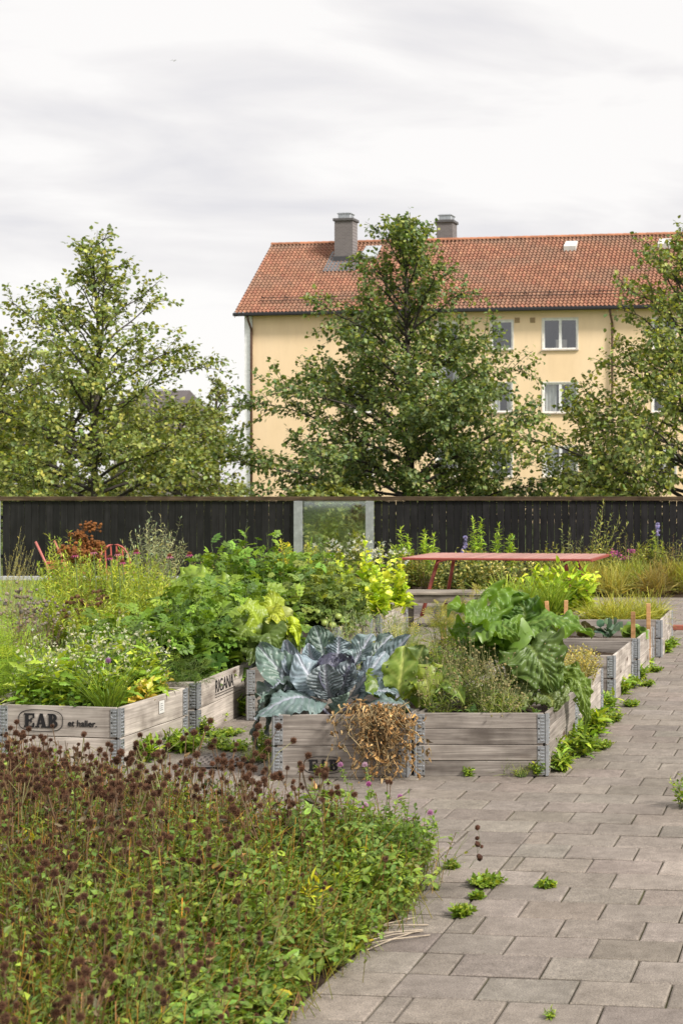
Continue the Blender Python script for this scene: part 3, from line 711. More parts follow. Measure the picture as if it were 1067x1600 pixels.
for (a, b_, c, d, n_, cu) in rects:
    f_ = MB(); th = .075
    f_.box((a, .02, c), (a + th, .1, d), col=WH); f_.box((b_ - th, .02, c), (b_, .1, d), col=WH)
    f_.box((a + th, .02, c), (b_ - th, .1, c + th), col=WH); f_.box((a + th, .02, d - th), (b_ - th, .1, d), col=WH)
    if n_ == 2: m_ = (a + b_) / 2; f_.box((m_ - .06, .018, c + th), (m_ + .06, .1, d - th), col=WH)
    # narrow outer trim proud of the render
    f_.box((a - .05, -.02, d), (b_ + .05, -.002, d + .05), col=(.75, .72, .66)); f_.box((a - .05, -.02, c - .001), (a - .001, -.002, d - .001), col=(.75, .72, .66)); f_.box((b_ + .001, -.02, c - .001), (b_ + .05, -.002, d - .001), col=(.75, .72, .66))
    wf = f_.build('window', M_PLAIN, hb)
    MB().add([(a + th, .06, c + th), (b_ - th, .06, c + th), (b_ - th, .06, d - th), (a + th, .06, d - th)], np.array([(0, 1, 2, 3)])).build('pane', M_PANE, wf)
    MB().box((a - .07, -.08, c - .06), (b_ + .07, .02, c - .003), col=(.50, .43, .36)).build('sill', M_PLAIN, wf)
    rm = MB(); rm.add([(a, .31, c), (b_, .31, c), (b_, .31, d), (a, .31, d), (a, 2.2, c), (b_, 2.2, c), (b_, 2.2, d), (a, 2.2, d)],
                      np.array([(4, 5, 6, 7), (0, 1, 5, 4), (3, 2, 6, 7), (0, 3, 7, 4), (1, 2, 6, 5)]), (.16, .15, .14)); rm.build('room', M_PLAIN, wf)
    if cu:
        for (u0, u1) in ((a + .06, a + (b_ - a) * .36), (b_ - (b_ - a) * .30, b_ - .06)):
            xx = np.linspace(u0, u1, 22); V = [(x, .24 + .03 * math.sin(x * 34), z) for z in (c + .05, d - .03) for x in xx]
            MB().add(V, np.array([(i, i + 1, 23 + i, 22 + i) for i in range(21)]), (.62, .62, .57)).build('curtain', M_PLAIN, wf, smooth=True)
    elif rw.random() < .7: MB().box((a + (b_ - a) * .3, .5, c), (a + (b_ - a) * .62, .6, c + .5), col=(.5, .47, .42)).build('window_ornament', M_PLAIN, wf)
for px in (808, 832):
    t_, z_ = fac(px, 500); vb = MB().box((t_ - .12, -.02, z_ - .12), (t_ + .12, -.002, z_ + .12), col=(.45, .32, .17))
    for k in range(4): vb.box((t_ - .1, -.03, z_ - .1 + k * .055), (t_ + .1, -.02, z_ - .07 + k * .055), col=(.36, .25, .14))
    vb.build('vent_grille', M_PLAIN, hb)
# roof: modelled pan tiles
OV = .38
sl = np.array((RD + OV, RZ - (EZ - .12))); SLn = np.linalg.norm(sl); NR_, tw = 26, .195
x0r, x1r = -.36, WL + .3
nc = int((x1r - x0r) / tw); per = 8
xx = x0r + np.arange(nc * per + 1) / per * tw
ph = (np.arange(nc * per + 1) % per) / per
prof = .055 * np.where(ph < .62, np.sin(ph / .62 * np.pi), -.28 * np.sin((ph - .62) / .38 * np.pi))
rm = MB(); rt = np.random.default_rng(33)
nrm_ = np.array((-sl[1], sl[0])) / SLn
tcol = np.array((.29, .138, .085))
def lich(x, y):
    return .5 + .5 * math.sin(x * .9 + 2 * math.sin(y * 1.3 + x * .21))
for r in range(NR_):
    s0, s1 = r / NR_, (r + 1.12) / NR_
    if r == NR_ - 1: s1 = 1.
    V = []
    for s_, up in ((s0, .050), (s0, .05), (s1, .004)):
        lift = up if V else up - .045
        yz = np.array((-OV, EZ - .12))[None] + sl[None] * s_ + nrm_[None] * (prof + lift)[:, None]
        V.append(np.c_[xx, yz])
    V = np.concatenate(V); k = len(xx)
    q = np.array([(a * k + i, a * k + i + 1, (a + 1) * k + i + 1, (a + 1) * k + i) for a in range(2) for i in range(k - 1)])
    tc_ = np.exp(rt.normal(0, .09, nc + 1)); hue = rt.normal(0, .06, nc + 1)
    old = np.array([lich(i * tw, r * .33) for i in range(nc + 1)])
    ct = tcol[None] * tc_[:, None] * (1 + hue[:, None] * np.array([[.3, 1., .8]]))
    mixv = np.clip((.40 - .5 * old) + rt.normal(0, .06, nc + 1) + (.22 if r > NR_ - 3 else 0), 0, .6)[:, None]
    ct = ct * (1 - mixv) + np.array((.20, .14, .10)) * mixv
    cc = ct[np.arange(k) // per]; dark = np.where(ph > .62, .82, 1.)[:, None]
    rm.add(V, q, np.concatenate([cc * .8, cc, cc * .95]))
rm.add([(x0r, RD, RZ - .02), (x1r, RD, RZ - .02), (x1r, DEP + OV, EZ - .1), (x0r, DEP + OV, EZ - .1)], np.array([(0, 1, 2, 3)]), tcol)
M_TILE = col_mat('clay_tile', .8, ns=3., amt=.18, bump=.2)
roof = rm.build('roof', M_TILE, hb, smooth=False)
rc = MB(); x = x0r
while x < x1r:
    l_ = .4; a = np.linspace(0, math.pi, 7); cc = np.array((.40, .17, .09)) * rt.uniform(.75, 1.15)
    V = [(x + u, RD - .14 * math.cos(t), RZ - .02 + (.12 + .015 * (u == 0)) * math.sin(t)) for u in (0, l_) for t in a]
    rc.add(V, np.array([(i, i + 1, 8 + i, 7 + i) for i in range(6)]), cc); x += l_ - .02
rc.build('ridge_tiles', M_TILE, roof)
MB().box((x0r - .03, -OV - .14, EZ - .27), (x1r, -OV + .02, EZ - .11), col=(.02, .02, .022), bev=.03).build('gutter', M_PAINT, roof)
MB().add([(x0r, -OV, EZ - .2), (x1r, -OV, EZ - .2), (x1r, 0, EZ - .05), (x0r, 0, EZ - .05)], np.array([(0, 1, 2, 3)]), (.35, .27, .18)).build('soffit', M_PLAIN, roof)
MB().add([(x0r + .02, -OV, EZ - .2), (x0r + .02, RD, RZ - .1), (x0r + .02, RD, RZ - .3), (x0r + .02, -OV, EZ - .35)], np.array([(0, 1, 2, 3)]), (.3, .14, .08)).build('verge_board', M_PLAIN, roof)
# snow guard
sg = MB(); yb = -OV + sl[0] * .12; zb = EZ - .12 + sl[1] * .12
for dz in (.16, .30): sg.tubes([[(x0r + 1.2, yb - .1, zb + dz), (x1r, yb - .1, zb + dz)]], .016, 6, (.03, .025, .025))
for x in np.arange(x0r + 1.2, x1r, 1.16): sg.tubes([[(x, yb + .3, zb + .25), (x, yb - .1, zb + .34), (x, yb - .1, zb + .0)]], .02, 5, (.03, .025, .025))
sg.build('snow_guard', M_PAINT, roof)
# downpipes
for px in (394, 957):
    t_, _ = fac(px, 600); y_ = -.1
    MB().tubes([[(t_ - .05, -OV - .03, EZ - .25), (t_ - .03, -OV + .05, EZ - .5), (t_, y_, EZ - .85), (t_, y_, EZ - 1.2), (t_, y_, 0)]], .055, 8, (.10, .055, .035)).build('downpipe', M_PAINT, hb, smooth=True)
# chimneys
def roof_z(y): return EZ - .12 + (y + OV) / sl[0] * sl[1] if y < RD else RZ - (y - RD) / sl[0] * sl[1]
def brick_mat():
    m, nt, out = mat('grey_brick')
    tc = N(nt, 'ShaderNodeTexCoord'); br = nt.nodes.new('ShaderNodeTexBrick')
    mp = N(nt, 'ShaderNodeMapping'); mp.inputs['Rotation'].default_value = (math.pi / 2, 0, 0); L(nt, tc.outputs['Object'], mp.inputs[0]); L(nt, mp.outputs[0], br.inputs['Vector'])
    br.inputs['Scale'].default_value = 1.; br.inputs['Brick Width'].default_value = .23; br.inputs['Row Height'].default_value = .075; br.inputs['Mortar Size'].default_value = .008
    br.inputs['Color1'].default_value = (.135, .12, .118, 1); br.inputs['Color2'].default_value = (.165, .147, .142, 1); br.inputs['Mortar'].default_value = (.22, .2, .195, 1)
    p = N(nt, 'ShaderNodeBsdfPrincipled', Roughness=.9); L(nt, br.outputs[0], p.inputs['Base Color']); L(nt, p.outputs[0], out.inputs[0]); return m
M_BRICK = brick_mat()
def chim(pxl, pxr, y0, yd, ztop):
    # facade coordinate of pixel at depth y0 behind facade
    def t_at(px, yy):
        r = np.array(((px - CX) / F, 1.0)); A = np.array([[r[0], -e1[0]], [r[1], -e1[1]]]); return np.linalg.solve(A, B0 + e2 * yy)[1]
    a, b_ = t_at(pxl, y0), t_at(pxr, y0)
    ch_ = MB().box((a, y0, roof_z(y0) - .5), (b_, y0 + yd, ztop)).build('chimney', M_BRICK, roof)
    MB().box((a - .07, y0 - .07, ztop), (b_ + .07, y0 + yd + .07, ztop + .14), bev=.02, col=(.10, .095, .095)).build('chimney_cap', M_PLAIN, ch_)
    m_ = (a + b_) / 2; MB().box((m_ - .32, y0 + .08, ztop + .14), (m_ + .32, y0 + yd - .08, ztop + .44), bev=.03, col=(.6, .6, .6)).box((m_ - .36, y0 + .04, ztop + .36), (m_ + .36, y0 + yd - .04, ztop + .40), bev=.01, col=(.68, .68, .68)).build('flue', M_GALV, ch_)
    z0 = roof_z(y0)
    MB().box((a - .06, y0 - .03, z0 - .3), (b_ + .06, y0 - .005, z0 + .32), col=(.06, .06, .065)).add([(a - .35, y0 - .6, roof_z(y0 - .6) + .10), (b_ + .35, y0 - .6, roof_z(y0 - .6) + .10), (b_ + .35, y0 + .6, roof_z(y0 + .6) + .10), (a - .35, y0 + .6, roof_z(y0 + .6) + .10)], np.array([(0, 1, 2, 3)]), (.13, .13, .135)).build('flashing', M_PAINT, ch_)
    return t_at
t_at = chim(522.5, 551, 2.45, .62, 14.62)
chim(682, 707, 4.1, .7, 14.72)
# roof hatch and small roof vents
def on_roof(px, y, w, d, h, col, name):
    t_ = t_at(px, y); z_ = roof_z(y); k = sl[1] / sl[0]
    V = [(t_ - w / 2, y, z_ + .05), (t_ + w / 2, y, z_ + .05), (t_ + w / 2, y + d, z_ + k * d + .05), (t_ - w / 2, y + d, z_ + k * d + .05),
         (t_ - w / 2, y - .05, z_ + h), (t_ + w / 2, y - .05, z_ + h), (t_ + w / 2, y + d, z_ + k * d + h * .5), (t_ - w / 2, y + d, z_ + k * d + h * .5)]
    MB().add(V, np.array([(4, 5, 6, 7), (0, 1, 5, 4), (1, 2, 6, 5), (3, 0, 4, 7), (2, 3, 7, 6)]), col).build(name, M_PLAIN, roof)
on_roof(575, 2.55, .8, .8, .2, (.40, .43, .45), 'roof_window')
on_roof(890, 2.75, .58, .5, .3, (.62, .6, .57), 'roof_vent'); on_roof(1037, 2.75, .58, .5, .3, (.62, .6, .57), 'roof_vent')

# small dark roofed house far left behind the tree
hl = P(225, 600, 75); ht = thing('far_house', 'distant house with a dark slate roof glimpsed behind the left tree', 'house', (hl[0], 75, 0))
MB().box((-1.6, 0, 0), (1.5, 6, 5.6), col=(.5, .46, .4)).build('wall', M_PLAIN, ht)
MB().add([(-1.9, -.4, 5.5), (1.8, -.4, 5.5), (1.4, 3, 7.0), (-1.5, 3, 7.0), (-1.9, 6.4, 5.5), (1.8, 6.4, 5.5)], [np.array([(0, 1, 2, 3), (5, 4, 3, 2)]), np.array([(1, 5, 2), (4, 0, 3)])], (.10, .085, .085)).build('roof', M_PLAIN, ht)

# ================================================================ trees
def tree(name, label, base, h, prof, seed, nlimb, col, col2, leafsz=.11, lpt=16, trunk_r=.15, group='trees behind the fence', el=(.25, 1.15), tpl=L_LIME, dens=1., lean=0., cat='tree', bright=.3):
    rg = np.random.default_rng(seed)
    t = thing(name, label, cat, (base[0], base[1], 0), group)
    zz = np.linspace(0, 1, 12)
    tp = np.c_[lean * zz ** 2 + .10 * np.sin(zz * 7 + seed) * zz, .10 * np.cos(zz * 6 + seed) * zz - .1 * zz, zz * h * .985]
    wood = MB(); wood.tubes(tp, trunk_r * (1 - zz) ** .8 + .008, 8, (.055, .045, .036))
    lp = []; ld = []
    ga = rg.uniform(0, 6.28)
    for i in range(nlimb):
        u = (i + rg.uniform(0, .9)) / nlimb; hs = .05 + .89 * u ** 1.05
        az = ga + i * 2.399 + rg.normal(0, .25)
        Rr = prof(min(hs + .1, .99)) * rg.uniform(.5, 1.2)
        if Rr < .1: Rr = .1
        e = (el[0] + (el[1] - el[0]) * u) + rg.normal(0, .1)
        p0 = np.array([np.interp(hs, zz, tp[:, k]) for k in range(3)])
        k = 9; tt_ = np.linspace(0, 1, k)
        hx = tt_ * Rr; up = Rr * math.tan(min(e, 1.2)) * (tt_ - .30 * tt_ ** 2) * .9
        up = up * min(1., (h * (1.02 - hs)) / max(up[-1], .01))
        bend = rg.normal(0, .25)
        pa = np.c_[p0[0] + hx * np.cos(az + bend * tt_), p0[1] + hx * np.sin(az + bend * tt_), p0[2] + up + .05 * np.sin(tt_ * 9 + i)]
        r0 = .30 * trunk_r * (Rr / 2.5) ** .6 + .006
        wood.tubes(pa, r0 * (1 - tt_) + .004, 5, (.05, .042, .035))
        nb = int(max(5, Rr * 6.2 * dens)); L_ = Rr / math.cos(min(e, 1.1))
        paths = []
        for b in range(nb):
            f = .22 + .78 * (b + rg.uniform(0, .8)) / nb
            q0 = np.array([np.interp(f, tt_, pa[:, m]) for m in range(3)])
            q1 = np.array([np.interp(min(f + .06, 1), tt_, pa[:, m]) for m in range(3)]); q1b = np.array([np.interp(max(f - .06, 0), tt_, pa[:, m]) for m in range(3)])
            d0 = nrm(q1 - q1b)
            sd_ = rg.normal(0, 1, 3) * (1, 1, .8) + nrm(np.cross(d0, (0, 0, 1))) * (.6 if b % 2 else -.6); sd_ = nrm(sd_ - d0 * (sd_ @ d0))
            ln = L_ * (.40 * (1 - f) + .13) * rg.uniform(.6, 1.3) + .12
            dd = nrm(d0 * rg.uniform(.5, .9) + sd_ * rg.uniform(.4, .9) + np.array((0, 0, rg.uniform(-.1, .7))))
            s_ = np.linspace(0, 1, 5)[:, None]
            br = q0 + dd * ln * s_ + np.array((0, 0, -.16 * ln)) * s_ ** 2
            paths.append(br)
        paths.append(np.array([pa[-3] + (pa[-1] - pa[-3]) * s for s in np.linspace(0, 1.1, 5)]))
        paths = np.array(paths)
        wood.tubes(paths, np.linspace(.012, .004, 5) * (.6 + trunk_r * 3), 3, (.06, .05, .035))
        for br in paths:
            nl = int(lpt * max(.5, np.linalg.norm(br[-1] - br[0]) / .55) * dens)
            f = rg.uniform(.1, 1.05, nl); ps = np.stack([np.interp(f, np.linspace(0, 1, 5), br[:, m]) for m in range(3)], -1)
            ps += rg.normal(0, .065, (nl, 3)); lp.append(ps)
            d = np.tile(nrm(br[-1] - br[0]), (nl, 1)) * .6 + rg.normal(0, .45, (nl, 3)); d[:, 2] -= .35; ld.append(d)
    # leader tip leaves
    nl = int(60 * dens); f = rg.uniform(.86, 1, nl); ps = np.stack([np.interp(f, zz, tp[:, m]) for m in range(3)], -1) + rg.normal(0, .07, (nl, 3)); lp.append(ps); ld.append(rg.normal(0, .7, (nl, 3)))
    lp = np.concatenate(lp); ld = np.concatenate(ld); n = len(lp)
    up = np.tile((0, 0, 1.), (n, 1)) + rg.normal(0, .42, (n, 3))
    cv = vary(col, n, .26, .15, rg); m_ = rg.random(n) < bright; cv[m_] = vary(col2, int(m_.sum()), .25, .15, rg)
    M = frames(ld, up, leafsz * rg.uniform(.65, 1.25, n))
    wood.build('trunk', M_BARK, t, smooth=True)
    MB().inst(tpl, M, lp, cv).build('crown', M_TREE, t)
    return n
def pr(*pts):
    xs_, ys_ = zip(*pts); return lambda u: float(np.interp(u, xs_, ys_))
nt_ = 0
# s at d=34 -> 64.7 px/m
p = P(150, 755, 34.0); nt_ += tree('lime_tree', 'olive green lime tree with open spiky top at the left of the photo', (p[0], 34), 7.75, pr((0, 3.0), (.25, 3.35), (.45, 2.9), (.6, 2.0), (.8, 1.2), (1, .35)), 3, 74, (.105, .14, .045), (.215, .24, .085), lpt=17, leafsz=.10, el=(.25, 1.25), trunk_r=.10)
p = P(640, 755, 35.0); nt_ += tree('lime_tree', 'tall dark green lime tree in front of the yellow house, middle of the photo', (p[0], 35), 8.7, pr((0, 4.2), (.2, 4.4), (.42, 3.2), (.62, 2.1), (.8, 1.25), (1, .35)), 12, 104, (.066, .10, .038), (.155, .19, .075), lpt=21, leafsz=.10, el=(.22, 1.25), trunk_r=.11)
p = P(1075, 755, 33.0); nt_ += tree('lime_tree', 'yellowish lime tree cut off by the right edge of the photo', (p[0], 33), 8.1, pr((0, 4.2), (.22, 4.5), (.42, 3.1), (.62, 1.8), (.8, 1.3), (1, .3)), 7, 84, (.095, .13, .042), (.215, .24, .085), lpt=18, leafsz=.10, el=(.25, 1.2), trunk_r=.10)
print('tree leaves', nt_)
for (px, d, hh, rr, sd_, lab) in ((5, 52, 7.4, 3.0, 31, 'rounded darker tree rising at the left edge behind the lime tree'), (338, 58, 6.3, 1.7, 32, 'far dark tree filling the gap left of the yellow house'), (-70, 48, 7.0, 3.0, 35, 'far tree mostly outside the left edge, lower than its neighbour'),
                                  (110, 56, 6.0, 3.3, 33, 'low broad far tree seen through the left lime tree'), (280, 54, 5.0, 2.5, 34, 'low far tree beneath the slate roof of the distant house')):
    p = P(px, 755, d); tree('broadleaf_tree', lab, (p[0], d), hh, pr((0, rr * .8), (.3, rr), (.6, rr * .9), (.85, rr * .6), (1, .3)), sd_, 44, (.10, .125, .045), (.18, .205, .08), leafsz=.15, lpt=11, el=(.1, 1.0), trunk_r=.2, group='far trees behind the fence', dens=.9)

for k, (px, h_, lab) in enumerate([(490, 1.5, 'dark bush behind the left half of the glass panel'), (535, 1.7, 'dark bush behind the right half of the glass panel'), (580, 1.4, 'dark bush behind the fence beside the right steel post')]):
    p = P(px, 755, 30.5 + .6 * k); tree('broadleaf_bush', lab, (p[0], p[1]), h_, pr((0, .7), (.5, .8), (1, .2)), 60 + k, 30, (.10, .125, .045), (.20, .23, .09), leafsz=.11, lpt=16, el=(.3, 1.1), trunk_r=.04, group='bushes behind the glass panel', cat='bush', dens=2.)
# ================================================================ garden plants
def plant(name, label, cat, base, h, spread, ns, leaf, ll, nl, col, col2=None, group=None, stem=(.10, .14, .04), sr=.004, t0=.12, pitch=.3, taper=.5, flower=None, seed=None, mat_=None, rootr=.35,
          var=.25, yel=.15, vein=None, stem_mat=None, top_bias=1.0, wob=.06, roll=.5, pv=.35, lean=(0, 0)):
    rg = np.random.default_rng(seed if seed is not None else abs(hash(label)) % 9999 if False else sum(map(ord, label)) + int(base[0] * 1000) % 977)
    t = thing(name, label, cat, base, group)
    az = np.arange(ns) * 2.399 + rg.uniform(0, 6); rr = np.sqrt((np.arange(ns) + .5) / ns)
    hh = h * (1 - .32 * rr ** 2) * rg.uniform(.78, 1.08, ns)
    b0 = np.stack([np.cos(az) * rr * spread * rootr, np.sin(az) * rr * spread * rootr, np.zeros(ns)], -1)
    tp = np.stack([np.cos(az) * rr * spread * .8 + rg.normal(0, .1 * spread, ns) + lean[0], np.sin(az) * rr * spread * .8 + rg.normal(0, .1 * spread, ns) + lean[1], hh], -1)
    K = 7; u = np.linspace(0, 1, K)[None, :, None]
    paths = b0[:, None] * (1 - u) + tp[:, None] * u
    paths[:, :, :2] = b0[:, None, :2] + (tp - b0)[:, None, :2] * u ** 1.5
    paths += wob * h * np.sin(u * 5 + rg.uniform(0, 6, (ns, 1, 1))) * rg.normal(0, .4, (ns, 1, 3)) * u
    MB().tubes(paths, sr * (1.15 - u[..., 0]), 4, vary(stem, ns, .2, .1, rg)).build('stems', stem_mat or M_STEM, t, smooth=True)
    n = ns * nl
    f = t0 + (1 - t0) * ((np.arange(nl)[None, :] + rg.uniform(0, .8, (ns, nl))) / nl) ** (1 / top_bias)
    si = np.repeat(np.arange(ns), nl); ff = np.clip(f.ravel(), 0, 1)
    idx = np.clip((ff * (K - 1)).astype(int), 0, K - 2); fr = ff * (K - 1) - idx
    ps = paths[si, idx] * (1 - fr)[:, None] + paths[si, idx + 1] * fr[:, None]
    a = np.tile(np.arange(nl) * 2.399, ns) + np.repeat(rg.uniform(0, 6, ns), nl) + rg.normal(0, .3, n)
    pt = pitch + rg.normal(0, pv, n) + .5 * (ff > .93)
    d = np.stack([np.cos(a) * np.cos(pt), np.sin(a) * np.cos(pt), np.sin(pt)], -1)
    up = np.array((0, 0, 1.)) + rg.normal(0, roll, (n, 3)) - d * .2
    up = up + (np.abs(d[:, 2:3]) > .85) * np.stack([-np.cos(a), -np.sin(a), 0 * a], -1)
    sz = ll * (1 - taper * ff ** 2) * rg.uniform(.6, 1.2, n)
    cv = vary(col, n, var, yel, rg)
    if col2 is not None:
        m_ = rg.random(n) < .35 + .4 * (ff > .7) * (taper > .3); cv[m_] = vary(col2, int(m_.sum()), var, yel, rg)
    MB().inst(leaf, frames(d, up, sz), ps, cv, vein).build('foliage', mat_ or M_LEAF, t, smooth=leaf is not L_FEATH)
    if flower:
        tpl, fs, fc, per, spr, fname = flower
        for q in range(ns):
            cen = paths[q, -1]; fp = cen + rg.normal(0, 1, (per, 3)) * np.array(spr) + (0, 0, .01)
            sp = np.stack([np.tile(cen - (0, 0, .035), (per, 1)), (cen + fp) / 2 - (0, 0, .01), fp - (0, 0, .002)], 1)
            fm = MB().tubes(sp, sr * .4, 3, np.array(stem) * 1.1, 0)
            fm.inst(tpl, frames(rg.normal(0, .5, (per, 3)) + (1e-3, 0, .2), rg.normal(0, 1, (per, 3)), fs * rg.uniform(.6, 1.3, per)), fp, vary(fc, per, .15, .08, rg), mat=1)
            fm.build(fname, [M_STEM, M_PETAL], t)
    return t
def _flower4():
    pe = grid_leaf(2, 1, roundl, .6, .15, .1)
    return merge([xf(pe, k * math.pi / 2, .5) for k in range(4)])
FL4 = _flower4()
def _daisy(n=10):
    pe = grid_leaf(2, 1, lance, .3, .55, .1); out = [xf(pe, k * 2 * math.pi / n, .5) for k in range(n)]
    return merge(out)
DAISY = _daisy()
GR = dict(potato='potato plants filling the planters', rocket='flowering rocket plants', carrot='carrot plants', tomato='tomato plants', lettuce='bolted lettuce plants')
POT = (.085, .165, .042); POT2 = (.15, .26, .06)
rv = np.random.default_rng(77)
# --- rocket / salad planter
rk = [(.12, .25, .44), (.30, .62, .50), (.42, .22, .46), (.52, .7, .52), (.66, .35, .42), (.2, .85, .46), (.75, .75, .44), (.40, .9, .5), (.06, .6, .40), (.58, .92, .46)]
rlab = ['low rocket at the near left corner of the logo planter', 'rocket with white flower sprays in the middle of the logo planter', 'rocket just above the printed logo', 'tallest white flowering rocket towards the back of the logo planter',
        'rocket behind the chive tuft in the logo planter', 'flowering rocket at the back left corner of the logo planter', 'rocket next to the reddish lettuce', 'white flowered rocket against the dark potato leaves', 'small rocket at the left inner board of the logo planter', 'rocket at the back edge of the logo planter beneath the potato leaves']
for (x, y, h), lb in zip(rk, rlab):
    plant('rocket_plant', lb, 'rocket', bp(bx['E0'], x, y), h * rv.uniform(.95, 1.1), .22, 13, L_LOBED, .15, 15, (.18, .30, .055), (.29, .40, .08), GR['rocket'], pitch=.35, flower=(FL4, .021, (.68, .65, .47), 8, (.018, .018, .05), 'flower_cluster'), top_bias=.75, sr=.003)
for k, (x, y, lb) in enumerate([(.9, .8, 'yellow lettuce with reddish edges at the right end of the logo planter'), (.8, .92, 'pale yellow green lettuce behind the red edged one'), (.93, .55, 'small bright lettuce leaning over the right board of the logo planter')]):
    plant('lettuce_plant', lb, 'lettuce', bp(bx['E0'], x - .06, y), .22, .12, 7, L_LETT, .095, 8, (.30, .38, .08), (.45, .37, .12), 'yellow lettuces', pitch=.7, mat_=M_BIG)
plant('chive_tuft', 'fine upright chive tuft at the near right of the logo planter', 'chives', bp(bx['E0'], .80, .16), .03, .09, 50, L_BLADE, .32, 3, (.14, .23, .05), None, None, pitch=1.25, pv=.12, taper=0, t0=0.)
for x, y, lb in [(.25, .12, 'round leaved cress at the front board of the logo planter'), (.60, .12, 'round leaved seedlings in the shade behind the short printed word')]:
    plant('cress_plant', lb, 'cress', bp(bx['E0'], x, y), .2, .16, 12, L_ROUND, .06, 7, (.10, .19, .04), None, 'cress plants', pitch=.3)
o = MB().add(*[(lambda b: (b[0] * .02, b[1]))(B_HEAD)][0], (.45, .22, .45)); fl_t = thing('clover_bloom', 'single mauve flower above the rocket leaves', 'flower', bp(bx['E0'], .72, .3, .36)); o.build('bloom', M_PETAL, fl_t)
MB().tubes([[(0, 0, -.36), (.01, 0, -.15), (0, 0, 0)]], .002, 4, (.1, .16, .04)).build('stem', M_STEM, fl_t)
# --- carrots
for k, (x, y, h, lb) in enumerate([(.95, .3, .40, 'carrot top at the shared board beside the logo planter'), (.6, .4, .46, 'large carrot top in the middle of the left edge planter'), (.9, .75, .5, 'carrot top rising behind the rocket flowers'),
                                   (.55, .85, .5, 'carrot top at the back of the left edge planter'), (.75, .1, .36, 'low carrot top at the front of the left edge planter'), (.3, .6, .46, 'carrot top cut by the left edge of the photo')]):
    plant('carrot_plant', lb, 'carrot', bp(bx['CR'], x, y), h, .28, 26, L_FEATH, .26, 5, (.20, .32, .06), (.27, .39, .08), GR['carrot'], pitch=.55, taper=.2, sr=.003)
plant('carrot_plant', 'small grey green carrot top at the near corner of the lettered planter', 'carrot', bp(bx['R'], .82, .08), .26, .2, 20, L_FEATH, .2, 4, (.09, .15, .055), None, GR['carrot'], pitch=.6)
plant('carrot_plant', 'dark carrot top behind the reddish lettuce in front of the potatoes', 'carrot', bp(bx['R'], .55, .06), .3, .2, 20, L_FEATH, .2, 4, (.08, .14, .05), None, GR['carrot'], pitch=.6)
# --- potatoes
pots = [('R', .15, .35, .60), ('R', .45, .28, .52), ('R', .60, .42, .58), ('R', .3, .75, .74), ('R', .56, .72, .72), ('R', .70, .85, .50), ('R2', .1, .4, .78), ('R2', .4, .3, .76), ('R2', .7, .5, .74), ('R2', .35, .85, .84), ('R2', .75, .85, .66),
        ('E', .12, .3, .84), ('E', .36, .2, .98), ('E', .62, .45, .95), ('E', .85, .25, .90), ('E', .3, .75, 1.0), ('E', .95, .7, .92)]
plab = ['potato plant over the far left of the lettered planter', 'potato plant hanging over the front board of the lettered planter', 'potato plant touching the printed side board', 'potato plant in the second row of the lettered planter, left', 'tall potato plant in the middle of the lettered planter', 'potato plant at the far right corner of the lettered planter',
        'potato plant at the left flank of the big leafy mound', 'potato plant in the centre of the big leafy mound', 'potato plant on the right flank of the mound by the marrow leaves', 'potato plant on top of the leafy mound', 'potato plant drooping toward the shaded marrow planter',
        'leftmost potato plant of the tall back group next to the coneflowers', 'potato plant at the front of the tall back group', 'highest potato plant seen against the black fence', 'potato plant of the back group next to the tomatoes', 'potato plant behind the others in the back group', 'rightmost potato plant of the back group near the glass panel']
for (b, x, y, h), lb in zip(pots, plab):
    far = b == 'E'
    plant('potato_plant', lb, 'potato plant', bp(bx[b], x, y), h, .34, 15, L_PINN, .25, 14, np.array(POT) * (1.15 if far else 1.), POT2, GR['potato'], pitch=.15, taper=.45, sr=.006, top_bias=.7, yel=.12)
# --- tomatoes
for (x, y, h, lb) in [(.15, .3, .60, 'tomato plant leftmost in its planter with grey green leaves'), (.5, .2, .62, 'tomato plant with green fruits at the front of its planter'), (.85, .3, .58, 'tomato plant at the near right corner of its planter'), (.35, .75, .72, 'tomato plant at the back left of its planter'), (.75, .75, .70, 'tomato plant at the back right below the yellow lettuce')]:
    plant('tomato_plant', lb, 'tomato plant', bp(bx['F'], x, y), h, .32, 14, L_PINN, .22, 13, (.105, .16, .06), (.17, .24, .085), GR['tomato'], pitch=.05, taper=.4, sr=.005, top_bias=.8)
for k, (x, y, z) in enumerate([(.52, .0, .12), (.62, -.02, .10), (.83, .0, .14), (.93, -.02, .12), (.97, .05, .2), (.75, .02, .24), (.33, 0, .2)]):
    q = bp(bx['F'], x, y, z); tpl = B_SMOOTH
    t = thing('green_tomato', ['green tomato low on the plants over the front board', 'green tomato hanging beside another over the board', 'larger green tomato near the right corner of the tomato planter', 'rightmost green tomato at the planter corner', 'green tomato high on the right tomato plant', 'green tomato half hidden in leaves', 'small green tomato on the left side'][k], 'tomato', q, 'green tomatoes')
    MB().add(tpl[0] * (.038, .038, .033), tpl[1], (.24, .30, .07)).build('fruit', M_FRUIT, t, smooth=True)
    MB().tubes([[(0, 0, .03), (.01, .01, .07)]], .003, 4, (.1, .15, .04)).build('stalk', M_STEM, t)
